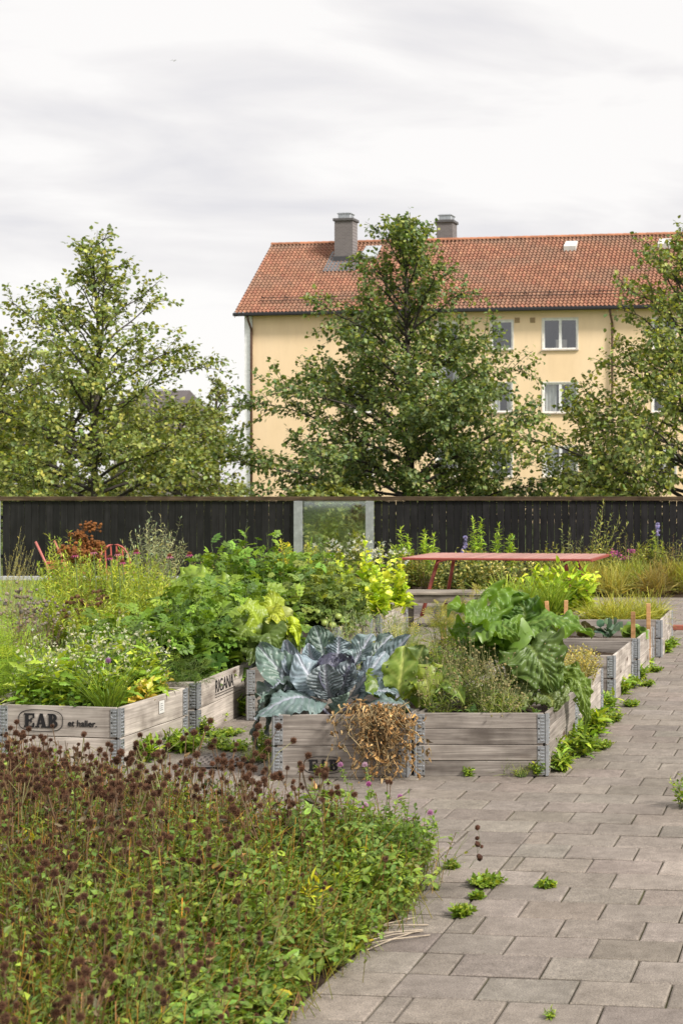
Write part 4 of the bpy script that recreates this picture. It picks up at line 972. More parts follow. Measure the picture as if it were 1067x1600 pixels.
# --- bolted lettuce
for k, (x, y, h, lb) in enumerate([(.05, .2, .78, 'bolted lettuce nearest the tomato plants'), (.25, .55, .85, 'bolted lettuce second from the left'), (.45, .15, .74, 'bolted lettuce bright yellow in the centre front'), (.55, .7, .9, 'tallest bolted lettuce before the glass panel'), (.8, .45, .84, 'bolted lettuce standing near the right steel post'), (.93, .85, .72, 'bolted lettuce next to the end of the grey bench'), (.9, .1, .6, 'short bolted lettuce at the pale corner board'), (-.25, .5, .74, 'bolted lettuce leaning out on the left'), (-.45, .8, .72, 'bolted lettuce half behind the potato plants')]):
    plant('bolted_lettuce', lb, 'lettuce', bp(bx['C'], x, y), h, .15, 5, L_LETT, .17, 22, (.32, .44, .055), (.50, .60, .11), GR['lettuce'], pitch=.6, taper=.72, sr=.009, stem=(.3, .36, .08), t0=.05, mat_=M_BIG, var=.18)
# --- thin seeding stalks, savoy, dill
for k, (x, y, lb) in enumerate([(.0, .15, 'wispy seeding chicory leftmost behind the red cabbage'), (.2, .5, 'wispy seeding chicory right of its twin behind the cabbage'), (-.1, .75, 'tall thin seeding stalks near the tomato fruits'), (.45, .15, 'fine grey green seeding stalks above the green cabbage leaf')]):
    plant('seeding_stalks', lb, 'herb', bp(bx['A2'], x, y), .58, .17, 16, L_NARROW, .07, 16, (.20, .27, .11), (.34, .36, .15), 'wispy seeding herbs', pitch=.7, sr=.003, stem=(.20, .26, .10), flower=(FL4, .012, (.55, .52, .28), 5, (.03, .03, .05), 'seed_cluster'))
for k, (x, y, lb) in enumerate([(.62, .35, 'blue green savoy cabbage right of the brassica leaves'), (.92, .55, 'savoy cabbage in the shade left of the rhubarb'), (.7, .85, 'farther savoy cabbage with rounded leaves')]):
    plant('savoy_cabbage', lb, 'cabbage', bp(bx['A2'], x, y), .26, .2, 6, L_ROUND, .2, 4, (.085, .15, .075), (.12, .2, .09), 'savoy cabbages', pitch=.5, mat_=M_WAXY, t0=.3, sr=.008)
for k, (x, y, lb) in enumerate([(.45, .6, 'feathery carrot tops between the savoy cabbages'), (.85, .2, 'feathery carrot tops in front of the rhubarb crown'), (.6, .05, 'light green carrot tops behind the green brassica')]):
    plant('carrot_plant', lb, 'carrot', bp(bx['A2'], x, y), .38, .22, 22, L_FEATH, .2, 5, (.17, .25, .07), (.24, .31, .09), GR['carrot'], pitch=.7)
UMB = merge([xf((np.array([(0, 0, 0), (-.05, .5, .03), (.05, .5, .03), (0, .62, 0)]), [np.array([(0, 2, 3), (0, 3, 1)])], np.zeros(4)), k * .52, 1.) for k in range(12)])
for k, (x, y, h, lb) in enumerate([(.2, .3, .46, 'dill with flat yellow umbels left of the orange stake'), (.6, .5, .56, 'tall dill with mustard yellow umbels before the bench'), (.85, .3, .62, 'dill right above the rhubarb crown'), (.4, .9, .5, 'dill nearest to the grey bench leg')]):
    plant('dill_plant', lb, 'dill', bp(bx['A3'], x, y), h, .22, 9, L_FEATH, .16, 12, (.17, .24, .06), (.25, .29, .07), 'flowering dill', pitch=.7, flower=(UMB, .08, (.38, .34, .08), 2, (.05, .05, .03), 'umbel'), sr=.004)
plant('orange_leaf_plant', 'wilted orange leaf standing up by the lone stake', 'plant', bp(bx['A3'], .3, .1), .32, .05, 2, L_OVATE, .12, 3, (.45, .20, .05), None, pitch=.9)
# --- herb B2, small cabbages in 4, grass in 5, chives in 6
for k, (x, y, h, lb) in enumerate([(.75, .3, .34, 'beige seeding herb next to the leaning rhubarb leaf'), (.9, .6, .32, 'beige seeding herb at the right corner of its planter'), (.5, .6, .36, 'beige seeding herb farther behind the rhubarb'), (.8, .9, .3, 'beige seeding herb at the back board')]):
    plant('seeding_herb', lb, 'herb', bp(bx['B2'], x, y), h, .22, 34, L_FOLD, .026, 34, (.27, .26, .13), (.40, .36, .20), 'beige seeding herbs', pitch=.5, sr=.002, taper=.2, stem=(.3, .27, .15))
for k, (x, y, lb) in enumerate([(.55, .55, 'small bluish cabbage behind the two stakes'), (.85, .5, 'small bright green cabbage beside the nearer stake of the pair'), (.3, .6, 'reddish leaf beet left of the small cabbages')]):
    plant('small_cabbage', lb, 'cabbage', bp(bx['4'], x, y), .17, .14, 5, L_ROUND, .15, 4, [(.09, .16, .08), (.17, .28, .05), (.15, .13, .05)][k], None, 'small cabbages', pitch=.6, mat_=M_WAXY, t0=.3)
for k, (x, y, lb) in enumerate([(.2, .4, 'yellow grass tussock on the left of the farthest path side planter'), (.45, .3, 'yellow grass tussock in the middle of the farthest path side planter'), (.7, .45, 'drooping yellow grass tussock right of the middle one'), (.35, .8, 'yellow grass tussock at the back of the farthest planter'), (.75, .85, 'yellow grass tussock by the far right board')]):
    plant('yellow_grass', lb, 'grass', bp(bx['5'], x, y), .10, .26, 60, L_BLADE, .30, 5, (.31, .33, .10), (.27, .31, .09), 'yellow grass tussocks', pitch=.7, pv=.4, taper=.1, t0=.1)
for k, (x, y, lb) in enumerate([(.2, .25, 'tall dense chives behind the leftmost stakes'), (.45, .2, 'tall dense chives behind the middle stakes'), (.7, .3, 'chives leaning right beside the lovage')]):
    plant('chive_tuft', lb, 'chives', bp(bx['6'], x, y), .05, .17, 80, L_BLADE, .46, 3, (.18, .28, .06), (.26, .36, .09), 'chive tufts', pitch=1.2, pv=.2, taper=0, t0=0.)
for k, (x, y, lb) in enumerate([(.45, .75, 'bright lovage on the left above the chives'), (.75, .7, 'brightest lovage at the top of the chive planter'), (1.0, .75, 'lovage leaning toward the yellow grass planter')]):
    plant('lovage_plant', lb, 'herb', bp(bx['6'], x, y), .62, .26, 16, L_OVATE, .13, 16, (.27, .40, .06), (.42, .54, .09), 'lovage plants', pitch=.5, taper=.25, top_bias=.75)
# --- weedy growth in front of rhubarb
for k, (x, y, h, lb) in enumerate([(.12, .2, .34, 'wispy weed at the left end of the rhubarb planter'), (.32, .3, .46, 'tall wispy weed with tiny seed pods before the rhubarb stems'), (.5, .25, .40, 'wispy weed below the hanging rhubarb leaf'), (.25, .6, .52, 'wispy seeding weed rising left of the rhubarb crown'), (.62, .12, .24, 'thin weed at the front board of the rhubarb planter'), (.0, .5, .44, 'pale wispy weed between the two front planters')]):
    plant('wispy_weed', lb, 'weed', bp(bx['B'], x, y), h, .2, 20, L_NARROW, .075, 22, (.14, .215, .06), (.22, .28, .10), 'wispy weeds before the rhubarb', pitch=.5, sr=.0022, stem=(.22, .22, .09), flower=(B_LOW, .006, (.30, .26, .12), 8, (.03, .03, .06), 'seed_cluster'))
for k, (x, y, lb) in enumerate([(.4, .1, 'low bluish seedling at the front board under the rhubarb'), (.85, .12, 'small dark seedling in the right corner under the rhubarb')]):
    plant('seedling', lb, 'seedling', bp(bx['B'], x, y), .14, .1, 6, L_OVATE, .07, 6, (.09, .16, .07), None, 'seedlings under the rhubarb', pitch=.4)

# ================================================================ hero leaves
def big_leaf(parent, base, mid, tip, width, nh, col, vein, prof=ovate, cup=.15, ruff=.03, nr_=5, quilt=.012, n=40, m=16, holes=0, m_=None, stalk=None, seed=0, name='leaf', tipcol=None, under=False, veins=7, lob=0., vamt=.5, crump=.0):
    rg = np.random.default_rng(seed + 100)
    base, mid, tip = (np.asarray(a, float) for a in (base, mid, tip))
    t = np.linspace(0, 1, n + 1)
    Cc = ((1 - t) ** 2)[:, None] * base + (2 * t * (1 - t))[:, None] * (2 * mid - .5 * base - .5 * tip) + (t ** 2)[:, None] * tip
    T = nrm(np.gradient(Cc, axis=0)); X = nrm(np.cross(T, np.asarray(nh, float))); Z = np.cross(X, T)
    Ln = np.linalg.norm(np.diff(Cc, axis=0), axis=1).sum()
    V = []; cols = []; a = np.linspace(-1, 1, 2 * m + 1)
    ph1, ph2 = rg.uniform(0, 6, 2); asym = rg.uniform(.9, 1.1)
    for i, ti in enumerate(t):
        wd = width / 2 * max(prof(float(ti)), .01)
        ed = np.abs(a)
        wl = wd * (1 + lob * np.sin(ti * 6.28 * nr_ * 1.3 + ph1))
        side = np.where(a > 0, 1., 0.)
        vp = ti * veins * (1.25 - .25 * ti) + .22 * np.sin(ti * 9 + ph1) - ed ** .85 * (2.3 - 1.0 * ti) + side * .5 + .10 * np.sin(ed * 7 + ph2)
        vv = np.abs(vp - np.round(vp)); vline = np.exp(-(vv / .13) ** 2) * (1 - .45 * ed) * (ed > .03)
        vv2 = np.abs((vp * 3 + ed * 9) % 1 - .5); 
        midr = np.exp(-(a * wd / (.006 + .009 * (1 - ti))) ** 2)
        rf_ = ruff * ed ** 2.2 * (np.sin(ti * 6.28 * nr_ + np.where(a > 0, ph1, ph2)) + .5 * np.sin(ti * 6.28 * nr_ * 2.3 + np.where(a > 0, ph2, ph1)))
        z = cup * wd * 2 * ed ** 1.7 + rf_ + quilt * (1 - vline) * (1 - midr) * np.sin(np.clip(vv * 6.28, 0, 3.14)) + rg.normal(0, .0012, len(a)) - .004 * midr + crump * (np.sin(ti * 17 + a * 6 + ph1) * np.sin(a * 8 - ti * 5 + ph2) + .6 * np.sin(ti * 29 - a * 11 + ph2)) * np.minimum(1, ed * 4)
        V.append(Cc[i] + X[i] * (a * wl)[:, None] + Z[i] * z[:, None] + T[i] * (-(ed ** 2) * wd * .25 * (1 - ti))[:, None])
        vm = np.clip(midr + vamt * vline, 0, 1)[:, None]
        bc = np.asarray(col)[None] * (1 + .10 * np.sin(ti * 5 + a * 3 + ph1))[:, None]
        if tipcol is not None: k_ = np.clip((ed * .6 + ti * .5 - .45) * 2, 0, 1)[:, None]; bc = bc * (1 - k_) + np.asarray(tipcol) * k_
        cols.append(bc * (1 - vm) + np.asarray(vein) * vm)
    k = 2 * m + 1
    q = np.array([(i * k + j, i * k + j + 1, (i + 1) * k + j + 1, (i + 1) * k + j) for i in range(n) for j in range(k - 1)])
    if holes:
        hk = rg.random(len(q)) < holes * .012; mj = np.abs((np.arange(len(q)) % (k - 1)) - m + .5) > 2; q = q[~(hk & mj)]
    b = MB().add(np.concatenate(V), q, np.concatenate(cols))
    o = b.build(name, m_ or M_BIG, parent, smooth=True)
    if stalk is not None:
        pth = np.array(stalk + [tuple(base)], float) if isinstance(stalk, list) else np.array([stalk, (np.asarray(stalk) + base) / 2, base])
        MB().tubes(pth, np.linspace(.014, .009, len(pth)), 7, vein).build('leaf_stalk', M_STEM, o, smooth=True)
    return o
# --- red cabbage: local frame, x right, y away, z up; sizes from 250 px/m
cab0 = np.array((P(522, 1092, 9.12)[0], 9.12, bx['A'].soil))
cb = thing('red_cabbage', 'large blue grey red cabbage with spreading leaves in the front middle planter', 'cabbage', cab0)
def cl(px, py, dy): return P(px, py, 9.12 + dy) - cab0
BG = (.15, .21, .23); BGL = (.23, .295, .335); BGG = (.12, .185, .15); VN = (.46, .47, .56); PUR = (.135, .14, .175); DK = (.03, .045, .035)
def cabl(b, m_, t, w, nh, col=BG, vein=VN, cup=.25, ruff=.018, prof=obov, holes=1, seed=1, quilt=.011, **kw):
    big_leaf(cb, cl(*b), cl(*m_), cl(*t), w * .92 / 241., nh, col, vein, prof, cup, ruff * 1.1, 2.6, quilt, 72, 18, holes * .35, M_WAXY, seed=seed, tipcol=kw.pop('tipcol', None), veins=6, vamt=.36, crump=.0025, **kw)
obw = lambda t: (math.sin(math.pi * min(1, t * .95 + .02) ** 1.75)) if 0 < t < 1 else .04
# heart
for k, (px, py, w, dy, a_) in enumerate([(530, 1030, 34, .0, 0), (520, 1034, 30, -.03, .3), (541, 1034, 30, -.02, -.3), (528, 1022, 36, .05, 0), (514, 1026, 32, .03, .5), (545, 1026, 32, .03, -.5)]):
    cabl((526, 1090, 0), ((526 + px) / 2 + (px - 528) * .6, 1062, dy - .05), (px, py, dy + .02), w * 1.5, (a_, -1, .1), PUR, (.26, .26, .33), .42, .03, obw, 2, 40 + k, .014, tipcol=(.10, .10, .15))
cabl((524, 1098, -.06), (511, 1072, -.15), (509, 1038, -.15), 60, (0, -1, .25), (.135, .165, .18), (.30, .31, .36), .12, .01, obw, 1, 1)
cabl((512, 1096, -.02), (490, 1068, -.09), (464, 1022, -.02), 58, (.35, -.9, .35), BGL, (.5, .52, .6), -.22, .02, obw, 1, 2)
cabl((534, 1098, -.05), (538, 1068, -.13), (548, 1034, -.10), 46, (-.15, -1, .25), (.15, .185, .205), (.32, .33, .4), .15, .015, obw, 1, 71)
cabl((545, 1092, -.02), (570, 1060, -.08), (602, 1018, -.03), 60, (-.3, -.9, .45), BGL, (.52, .54, .62), -.25, .02, obw, 2, 3)
cabl((560, 1070, .05), (598, 1038, .04), (641, 992, .03), 36, (-.5, -.8, -.2), (.17, .225, .25), VN, .5, .01, obw, 0, 4)
cabl((500, 1098, -.05), (452, 1092, -.24), (400, 1126, -.30), 84, (-.1, -.55, .8), (.135, .195, .185), (.34, .35, .42), -.12, .025, ovate, 2, 5)
cabl((470, 1102, -.02), (418, 1098, -.15), (400, 1172, -.22), 66, (-.9, -.4, .2), DK, (.07, .08, .07), .1, .012, ovate, 1, 6)
cabl((480, 1098, .0), (432, 1085, -.08), (420, 1150, -.15), 50, (-.6, -.7, .3), BGG, VN, .1, .02, ovate, 2, 61)
cabl((495, 1088, .04), (452, 1062, .02), (404, 1008, .05), 62, (.3, -.9, .35), BGG, (.3, .33, .36), .15, .03, obw, 2, 7)
cabl((496, 1080, .05), (468, 1055, .06), (446, 1000, .1), 36, (.2, -.95, .2), (.16, .20, .235), VN, .35, .02, obw, 1, 8)
cabl((512, 1060, .12), (505, 1020, .16), (492, 978, .18), 52, (.2, -1, .15), (.08, .125, .095), (.25, .3, .3), .2, .025, obw, 3, 9)
cabl((525, 1060, .1), (528, 1025, .12), (530, 995, .12), 46, (0, -1, .2), (.2, .26, .29), VN, -.3, .02, obw, 1, 10)
cabl((540, 1060, .1), (560, 1026, .12), (582, 990, .16), 42, (-.2, -1, .2), (.17, .23, .235), VN, .2, .03, obw, 4, 11)
cabl((552, 1068, .08), (580, 1030, .14), (612, 992, .22), 36, (-.3, -.9, .3), (.13, .18, .16), VN, .2, .025, obw, 2, 12)
cabl((508, 1066, .06), (490, 1035, .07), (482, 1006, .05), 34, (.2, -1, .2), BGL, VN, .4, .015, obw, 1, 13)
cabl((520, 1112, -.1), (535, 1104, -.18), (546, 1082, -.22), 34, (-.6, -.7, .3), (.16, .22, .19), (.3, .38, .3), .35, .012, ovate, 0, 14)
cabl((480, 1090, .0), (445, 1068, -.03), (424, 1076, -.04), 44, (-.1, -.5, .8), (.18, .21, .24), VN, .1, .03, obw, 1, 15)
cabl((556, 1096, -.06), (590, 1080, -.14), (622, 1090, -.12), 36, (.1, -.5, .85), (.17, .24, .245), VN, .15, .02, ovate, 0, 16)
cabl((560, 1106, -.08), (600, 1100, -.26), (645, 1110, -.3), 34, (.0, -.5, .85), (.15, .215, .19), VN, .0, .02, ovate, 0, 17)
cabl((470, 1096, .02), (440, 1078, .0), (400, 1090, .02), 46, (-.2, -.5, .8), (.11, .16, .13), VN, .1, .03, obw, 1, 18)
for k, (px, py) in enumerate([(500, 1103), (548, 1100), (530, 1108)]): MB().tubes([[(0, 0, -.02), tuple(cl(px, py, -.06) * .6), tuple(cl(px, py, -.1))]], .012, 6, (.3, .3, .38)).build('leaf_stalk', M_STEM, cb, smooth=True)
# --- green brassica to the right of it
br0 = np.array((P(618, 1100, 9.1)[0], 9.1, bx['A'].soil)); bg = thing('green_brassica', 'green brassica with upright white ribbed leaves right of the red cabbage', 'cabbage', br0)
def gl(px, py, dy): return P(px, py, 9.1 + dy) - br0
for k, (b, m_, t, w, nh, c, v) in enumerate([
    ((621, 1105, -.05), (626, 1060, -.1), (632, 1008, -.05), 58, (-.1, -1, .2), (.13, .21, .05), (.42, .50, .26)),
    ((612, 1100, -.02), (596, 1070, -.08), (574, 1052, -.06), 56, (.3, -.8, .5), (.10, .175, .045), (.25, .33, .12)),
    ((625, 1100, .0), (655, 1070, .0), (690, 1038, .02), 40, (-.3, -.8, .5), (.19, .26, .05), (.40, .46, .18)),
    ((640, 1100, .0), (662, 1060, -.06), (668, 1100, -.1), 50, (.3, -.8, .5), (.17, .24, .045), (.38, .44, .18)),
    ((650, 1110, .0), (692, 1064, -.06), (726, 1102, -.12), 52, (.1, -.8, .6), (.10, .175, .045), (.26, .34, .13)),
    ((615, 1090, .05), (600, 1045, .05), (618, 1010, .1), 44, (.2, -1, .2), (.11, .18, .05), (.3, .38, .16)),
    ((640, 1090, .05), (650, 1040, .1), (664, 1008, .12), 50, (-.1, -1, .3), (.09, .15, .075), (.25, .32, .2))]):
    big_leaf(bg, gl(*b), gl(*m_), gl(*t), w / 241, nh, c, v, obov if k != 4 else ovate, .1, .025, 4, .01, 26, 10, 1, M_BIG, seed=200 + k, stalk=gl(b[0] * .5 + 309, 1112, 0), veins=6)
# --- rhubarb
rh0 = bp(bx['B'], .60, .62); rh = thing('rhubarb', 'huge rhubarb with crumpled broad leaves in the front right planter', 'rhubarb', rh0)
def rl(px, py, dy): return P(px, py, rh0[1] + dy) - rh0
heart = lambda t: (math.sin(math.pi * min(1, (t * .96 + .04)) ** .62)) ** .8 if t < 1 else 0
RG = (.085, .175, .036); RGD = (.055, .125, .03); RGB = (.085, .145, .06); RV = (.16, .245, .085)
cr = (0, 0, .02)
for k, (b, m_, t, w, nh, c, v, cu, rf_) in enumerate([
    ((785, 1015, -.05), (752, 968, -.12), (698, 952, -.15), 88, (.1, -.35, .95), RG, RV, .12, .06),
    ((790, 1000, .1), (780, 950, .12), (752, 930, .05), 92, (.1, -.7, .75), RG, RV, .1, .07),
    ((800, 1005, .05), (820, 960, .1), (800, 938, .2), 76, (-.1, -.9, .4), RGD, RV, .1, .06),
    ((800, 1000, -.02), (860, 968, -.06), (926, 996, -.1), 74, (0, -.35, .95), RG, RV, -.12, .05),
    ((806, 1002, .12), (850, 972, .14), (905, 978, .14), 66, (0, -.3, .95), (.17, .25, .06), RV, -.1, .05),
    ((828, 1008, -.20), (844, 1034, -.32), (870, 1090, -.26), 92, (.1, -.95, .3), RGB, (.15, .22, .10), .02, .035),
    ((832, 1020, -.16), (812, 1040, -.26), (800, 1068, -.25), 60, (-.2, -.9, .3), RGB, (.15, .22, .10), .02, .03),
    ((870, 1060, .02), (905, 1070, -.04), (914, 1134, -.05), 46, (.55, -.75, .35), (.115, .185, .06), RV, -.1, .03),
    ((775, 1020, -.05), (735, 992, -.1), (702, 988, -.1), 62, (-.1, -.6, .8), RG, RV, .1, .05),
    ((790, 1060, -.15), (798, 1090, -.36), (792, 1118, -.42), 76, (0, -.5, .85), (.12, .165, .09), (.2, .25, .14), 0, .02),
    ((840, 1080, -.2), (862, 1094, -.36), (860, 1112, -.40), 60, (0, -.5, .85), (.10, .145, .07), (.2, .25, .12), 0, .02),
    ((800, 1010, .2), (838, 985, .3), (868, 1010, .3), 70, (0, -.4, .9), RGD, RV, 0, .04),
    ((795, 1015, -.1), (782, 978, -.26), (812, 1000, -.34), 84, (0, -.6, .8), RG, RV, -.1, .05),
    ((770, 1030, .1), (742, 1000, .15), (720, 1010, .2), 60, (0, -.5, .85), RGD, RV, 0, .04)]):
    big_leaf(rh, rl(*b), rl(*m_), rl(*t), w * 1.12 / 235, nh, c, v, heart, cu, rf_ * .8, 3.3, .017, 76, 22, 1 if k in (5, 7) else 0, M_BIG, seed=300 + k, stalk=[cr, tuple(rl(*b) * .55 + (0, 0, -.02))], tipcol=np.array(c) * (1.45, 1.3, 1.1) if k in (0, 1, 3, 4, 8, 12) else None, veins=5, lob=.07, vamt=.28, crump=.012)
# --- yellowing marrow left of the tomato planter
mw0 = bp(bx['D'], .45, .5); mw = thing('marrow_plant', 'yellow green marrow with large drooping leaves beside the lettered planter', 'marrow', mw0)
def ml(px, py, dy): return P(px, py, mw0[1] + dy) - mw0
YG = (.21, .30, .045); 
for k, (b, m_, t, w, nh, c) in enumerate([
    ((412, 990, -.1), (392, 952, -.16), (376, 960, -.2), 46, (.1, -.6, .8), YG), ((418, 985, -.05), (428, 958, -.12), (448, 990, -.2), 36, (-.1, -.8, .6), (.30, .36, .05)),
    ((430, 985, 0), (444, 962, -.05), (450, 1002, -.1), 36, (.3, -.9, .3), (.27, .32, .17)), ((440, 990, -.05), (458, 978, -.1), (466, 1010, -.12), 28, (.2, -.9, .3), (.34, .45, .04)),
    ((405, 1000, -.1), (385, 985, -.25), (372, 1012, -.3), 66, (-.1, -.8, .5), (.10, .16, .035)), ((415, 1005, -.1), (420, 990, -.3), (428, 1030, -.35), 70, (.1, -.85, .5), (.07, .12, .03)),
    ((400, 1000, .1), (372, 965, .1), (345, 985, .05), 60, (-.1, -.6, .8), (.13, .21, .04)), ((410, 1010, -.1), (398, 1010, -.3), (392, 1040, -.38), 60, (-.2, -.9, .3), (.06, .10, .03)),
    ((410, 990, .1), (425, 945, .15), (412, 932, .2), 50, (.1, -.8, .5), (.25, .33, .05)), ((425, 1000, .0), (450, 1000, -.1), (462, 1040, -.12), 50, (.2, -.9, .3), (.08, .13, .035))]):
    big_leaf(mw, ml(*b), ml(*m_), ml(*t), w / 200, nh, c, np.array(c) * 1.35 + .03, heart, 0., .026, 3, .010, 60, 14, 0, M_BIG, seed=400 + k, stalk=[(0, 0, 0), tuple(ml(*b) * .5)], veins=5, lob=.08)
rb0 = bp(bx['R2'], .5, 1.25); rbt = thing('broad_leaf_plant', 'light green broad leaf rising between the two potato groups', 'plant', rb0)
def ql(px, py, dy): return P(px, py, rb0[1] + dy) - rb0
for k, (b, m_, t, w, nh) in enumerate([((300, 945, 0), (302, 905, -.1), (330, 905, -.15), 66, (0, -.7, .7)), ((310, 940, .1), (292, 905, .1), (272, 925, .1), 50, (0, -.7, .7)), ((315, 945, 0), (345, 915, 0), (362, 930, 0), 50, (0, -.8, .6))]):
    big_leaf(rbt, ql(*b), ql(*m_), ql(*t), w / 170, nh, (.19, .30, .06), (.3, .4, .12), heart, 0, .04, 4, .015, 26, 10, 0, M_BIG, seed=440 + k, stalk=[(0, 0, 0), tuple(ql(*b) * .5)], veins=5)

# ================================================================ dried vines over the front of planter A
dv0 = np.array((P(585, 1112, 8.78)[0], 8.755, .40)); dv = thing('dried_vines', 'brown withered bean vines hanging over the front of the red cabbage planter', 'dried plant', dv0)
rd = np.random.default_rng(8); paths = []; lp_ = []; ldir = []
for k in range(84):
    x0 = rd.uniform(-.17, .17); ln = (abs(rd.normal(.16, .12)) + .05) * (1 + 1.2 * (x0 + .1)) if rd.random() < .8 else .40
    x1 = x0 + rd.normal(.05, .11) ; out = rd.uniform(.02, .11)
    s_ = np.linspace(0, 1, 8)
    pth = np.c_[x0 + (x1 - x0) * s_ ** .8 + rd.uniform(.01, .05) * np.sin(s_ * rd.uniform(5, 16) + k), .10 - (.10 + out) * np.minimum(1, s_ * 3) + .02 * np.sin(s_ * 7 + k * 2), .02 + .05 * np.sin(np.minimum(1, s_ * 3) * 3.14) * rd.random() - ln * np.clip(s_ - .18, 0, 1) / .82]
    pth[:, 2] = np.maximum(pth[:, 2], -.385); paths.append(pth)
    for f in rd.uniform(.1, 1, rd.integers(7, 15)): lp_.append([np.interp(f, s_, pth[:, m]) for m in range(3)])
MB().tubes(np.array(paths), rd.uniform(.0008, .0026, (84, 1)) * np.ones((84, 8)), 4, vary((.32, .22, .10), 84, .35, .2, rd)).build('stems', M_STEM, dv, smooth=True)
lp_ = np.array(lp_) + rd.normal(0, .018, (len(lp_), 3)); lp_[:, 1] = np.minimum(lp_[:, 1], .06); n = len(lp_)
CURL = grid_leaf(5, 2, lance, .55, .6, .45, .12, 1.7)
d = rd.normal(0, .7, (n, 3)) + (0, -.1, -.6)
MB().inst(CURL, frames(d, rd.normal(0, 1, (n, 3)), rd.uniform(.014, .042, n)), lp_, vary((.31, .205, .098), n, .45, .16, rd)).build('withered_leaves', M_DRY, dv)

# ================================================================ weeds on the paving
def weed(px, py, h, sp, lab, kind=0, n=1.):
    q = G(px, py)
    if kind == 0: plant('dandelion_weed', lab, 'weed', q, h * .78, sp * .9, int(20 * n), L_LOBED, h * .5, 8, (.15, .26, .045), (.25, .35, .07), 'weeds along the planters', pitch=.5, sr=.002, t0=.02, taper=.2)
    elif kind == 1: plant('chickweed', lab, 'weed', q, h, sp, int(26 * n), L_FOLD, .034, 12, (.13, .22, .04), (.22, .30, .06), 'weeds along the planters', pitch=.3, sr=.0018, taper=.2)
    else: plant('grass_tuft', lab, 'weed', q, .04, sp, int(26 * n), L_BLADE, h, 4, (.17, .26, .05), (.27, .34, .08), 'weeds along the planters', pitch=1.0, pv=.35, taper=.1, t0=0.)
for a in [(877, 1205, .16, .1, 'dandelion weed at the near right corner of the rhubarb planter'), (905, 1182, .22, .16, 'bright weed clump under the rhubarb planter side'), (925, 1150, .26, .16, 'tallest weed clump beside the rhubarb planter side', 0, 1.4), (945, 1112, .2, .15, 'weeds by the dangling rhubarb leaf'),
          (895, 1165, .24, .12, 'jagged weed close to the side board under the rhubarb'), (957, 1128, .08, .12, 'low weed spreading onto the path', 1), (938, 1170, .06, .14, 'flat weed out on the path beside the rhubarb planter', 1), (868, 1195, .2, .1, 'leafy weed hiding the rear bracket'),
          (970, 1085, .18, .14, 'weed at the corner bracket of the empty planter', 0), (985, 1075, .14, .12, 'weed along the empty planter side'), (1000, 1062, .16, .12, 'weed where two planters meet on the path side'), (1008, 1045, .16, .12, 'weed beneath the planter with two stakes'), (1024, 1050, .05, .1, 'small flat weed in the path joint by the stakes', 1),
          (1010, 1072, .05, .12, 'thin weed in a paving joint right of the empty planter', 1), (1040, 1020, .18, .12, 'weed at the corner of the farthest planter'), (1050, 1012, .14, .12, 'weed beside the farthest planter, right'), (985, 1104, .05, .1, 'small sprig on the path by the second planter', 1),
          (840, 1212, .10, .08, 'ferny weed at the foot of the rhubarb planter front', 1, 1.6), (815, 1214, .07, .08, 'grassy weed at the foot of the rhubarb planter front', 2), (790, 1212, .12, .05, 'upright grass before the rhubarb planter boards', 2, .5), (732, 1213, .08, .05, 'small yellowing weed in front of the rhubarb planter'),
          (470, 1212, .10, .1, 'feathery weed left of the printed logo on the cabbage planter', 1), (505, 1214, .10, .1, 'feathery weed in front of the printed logo on the cabbage planter', 1, 1.4), (455, 1200, .2, .04, 'grass blade tuft against the cabbage planter', 2, .4),
          (415, 1180, .2, .14, 'bushy weed at the left bracket of the cabbage planter', 1, 1.6), (400, 1190, .1, .16, 'low weed left of the cabbage planter', 2, 1.5), (365, 1172, .05, .2, 'flat weed patch beside the drain cover', 1, 1.5), (340, 1168, .08, .16, 'loose weed in the joint behind the drain cover', 1),
          (335, 1130, .14, .16, 'weed clump at the lettered planter', 0), (370, 1118, .2, .14, 'tall bright weed under the printed side board'), (352, 1150, .05, .2, 'creeping weed between the planters', 1, 1.4), (388, 1105, .25, .14, 'leafy weed at the far end of the lettered planter'), (320, 1150, .14, .1, 'weed at the near bracket of the lettered planter', 1),
          (262, 1172, .17, .2, 'big leafy dandelion in front of the logo planter side', 0, 1.5), (295, 1175, .16, .16, 'dense green weed between the logo planter and the path', 0, 1.4), (225, 1190, .2, .12, 'yellow green weed at the corner of the logo planter'), (240, 1160, .15, .12, 'weed right below the paper tag'),
          (760, 1384, .035, .11, 'largest flat weed cushion in a paving joint', 1, 2.), (722, 1432, .04, .06, 'small weed cushion below the larger one', 1, 1.2), (855, 1386, .02, .05, 'tiny flat weed in the middle of the path', 1), (745, 1405, .02, .03, 'tiny tuft between the two weed cushions', 1, .6), (680, 1392, .05, .04, 'straw coloured tuft at the edge of the meadow', 2, .3),
          (860, 1592, .04, .03, 'sprig at the bottom edge of the photo', 0, .5), (705, 1358, .03, .04, 'little weed close to the drooping seed heads', 1, .5), (490, 1235, .02, .08, 'flat grass scrap on the paving before the cabbage planter', 2, .6), (515, 1245, .02, .08, 'flat weed scrap right of the first one', 1, .5), (1072, 1262, .2, .14, 'wiry weed with a yellow flower entering at the right edge', 1, .7)]:
    weed(*a)
# ================================================================ back beds
def bk(px, d): return np.array(((px - CX) * d / F, d, 0.))
BK = 'shrubs and perennials along the fence'
re_ = np.random.default_rng(64)
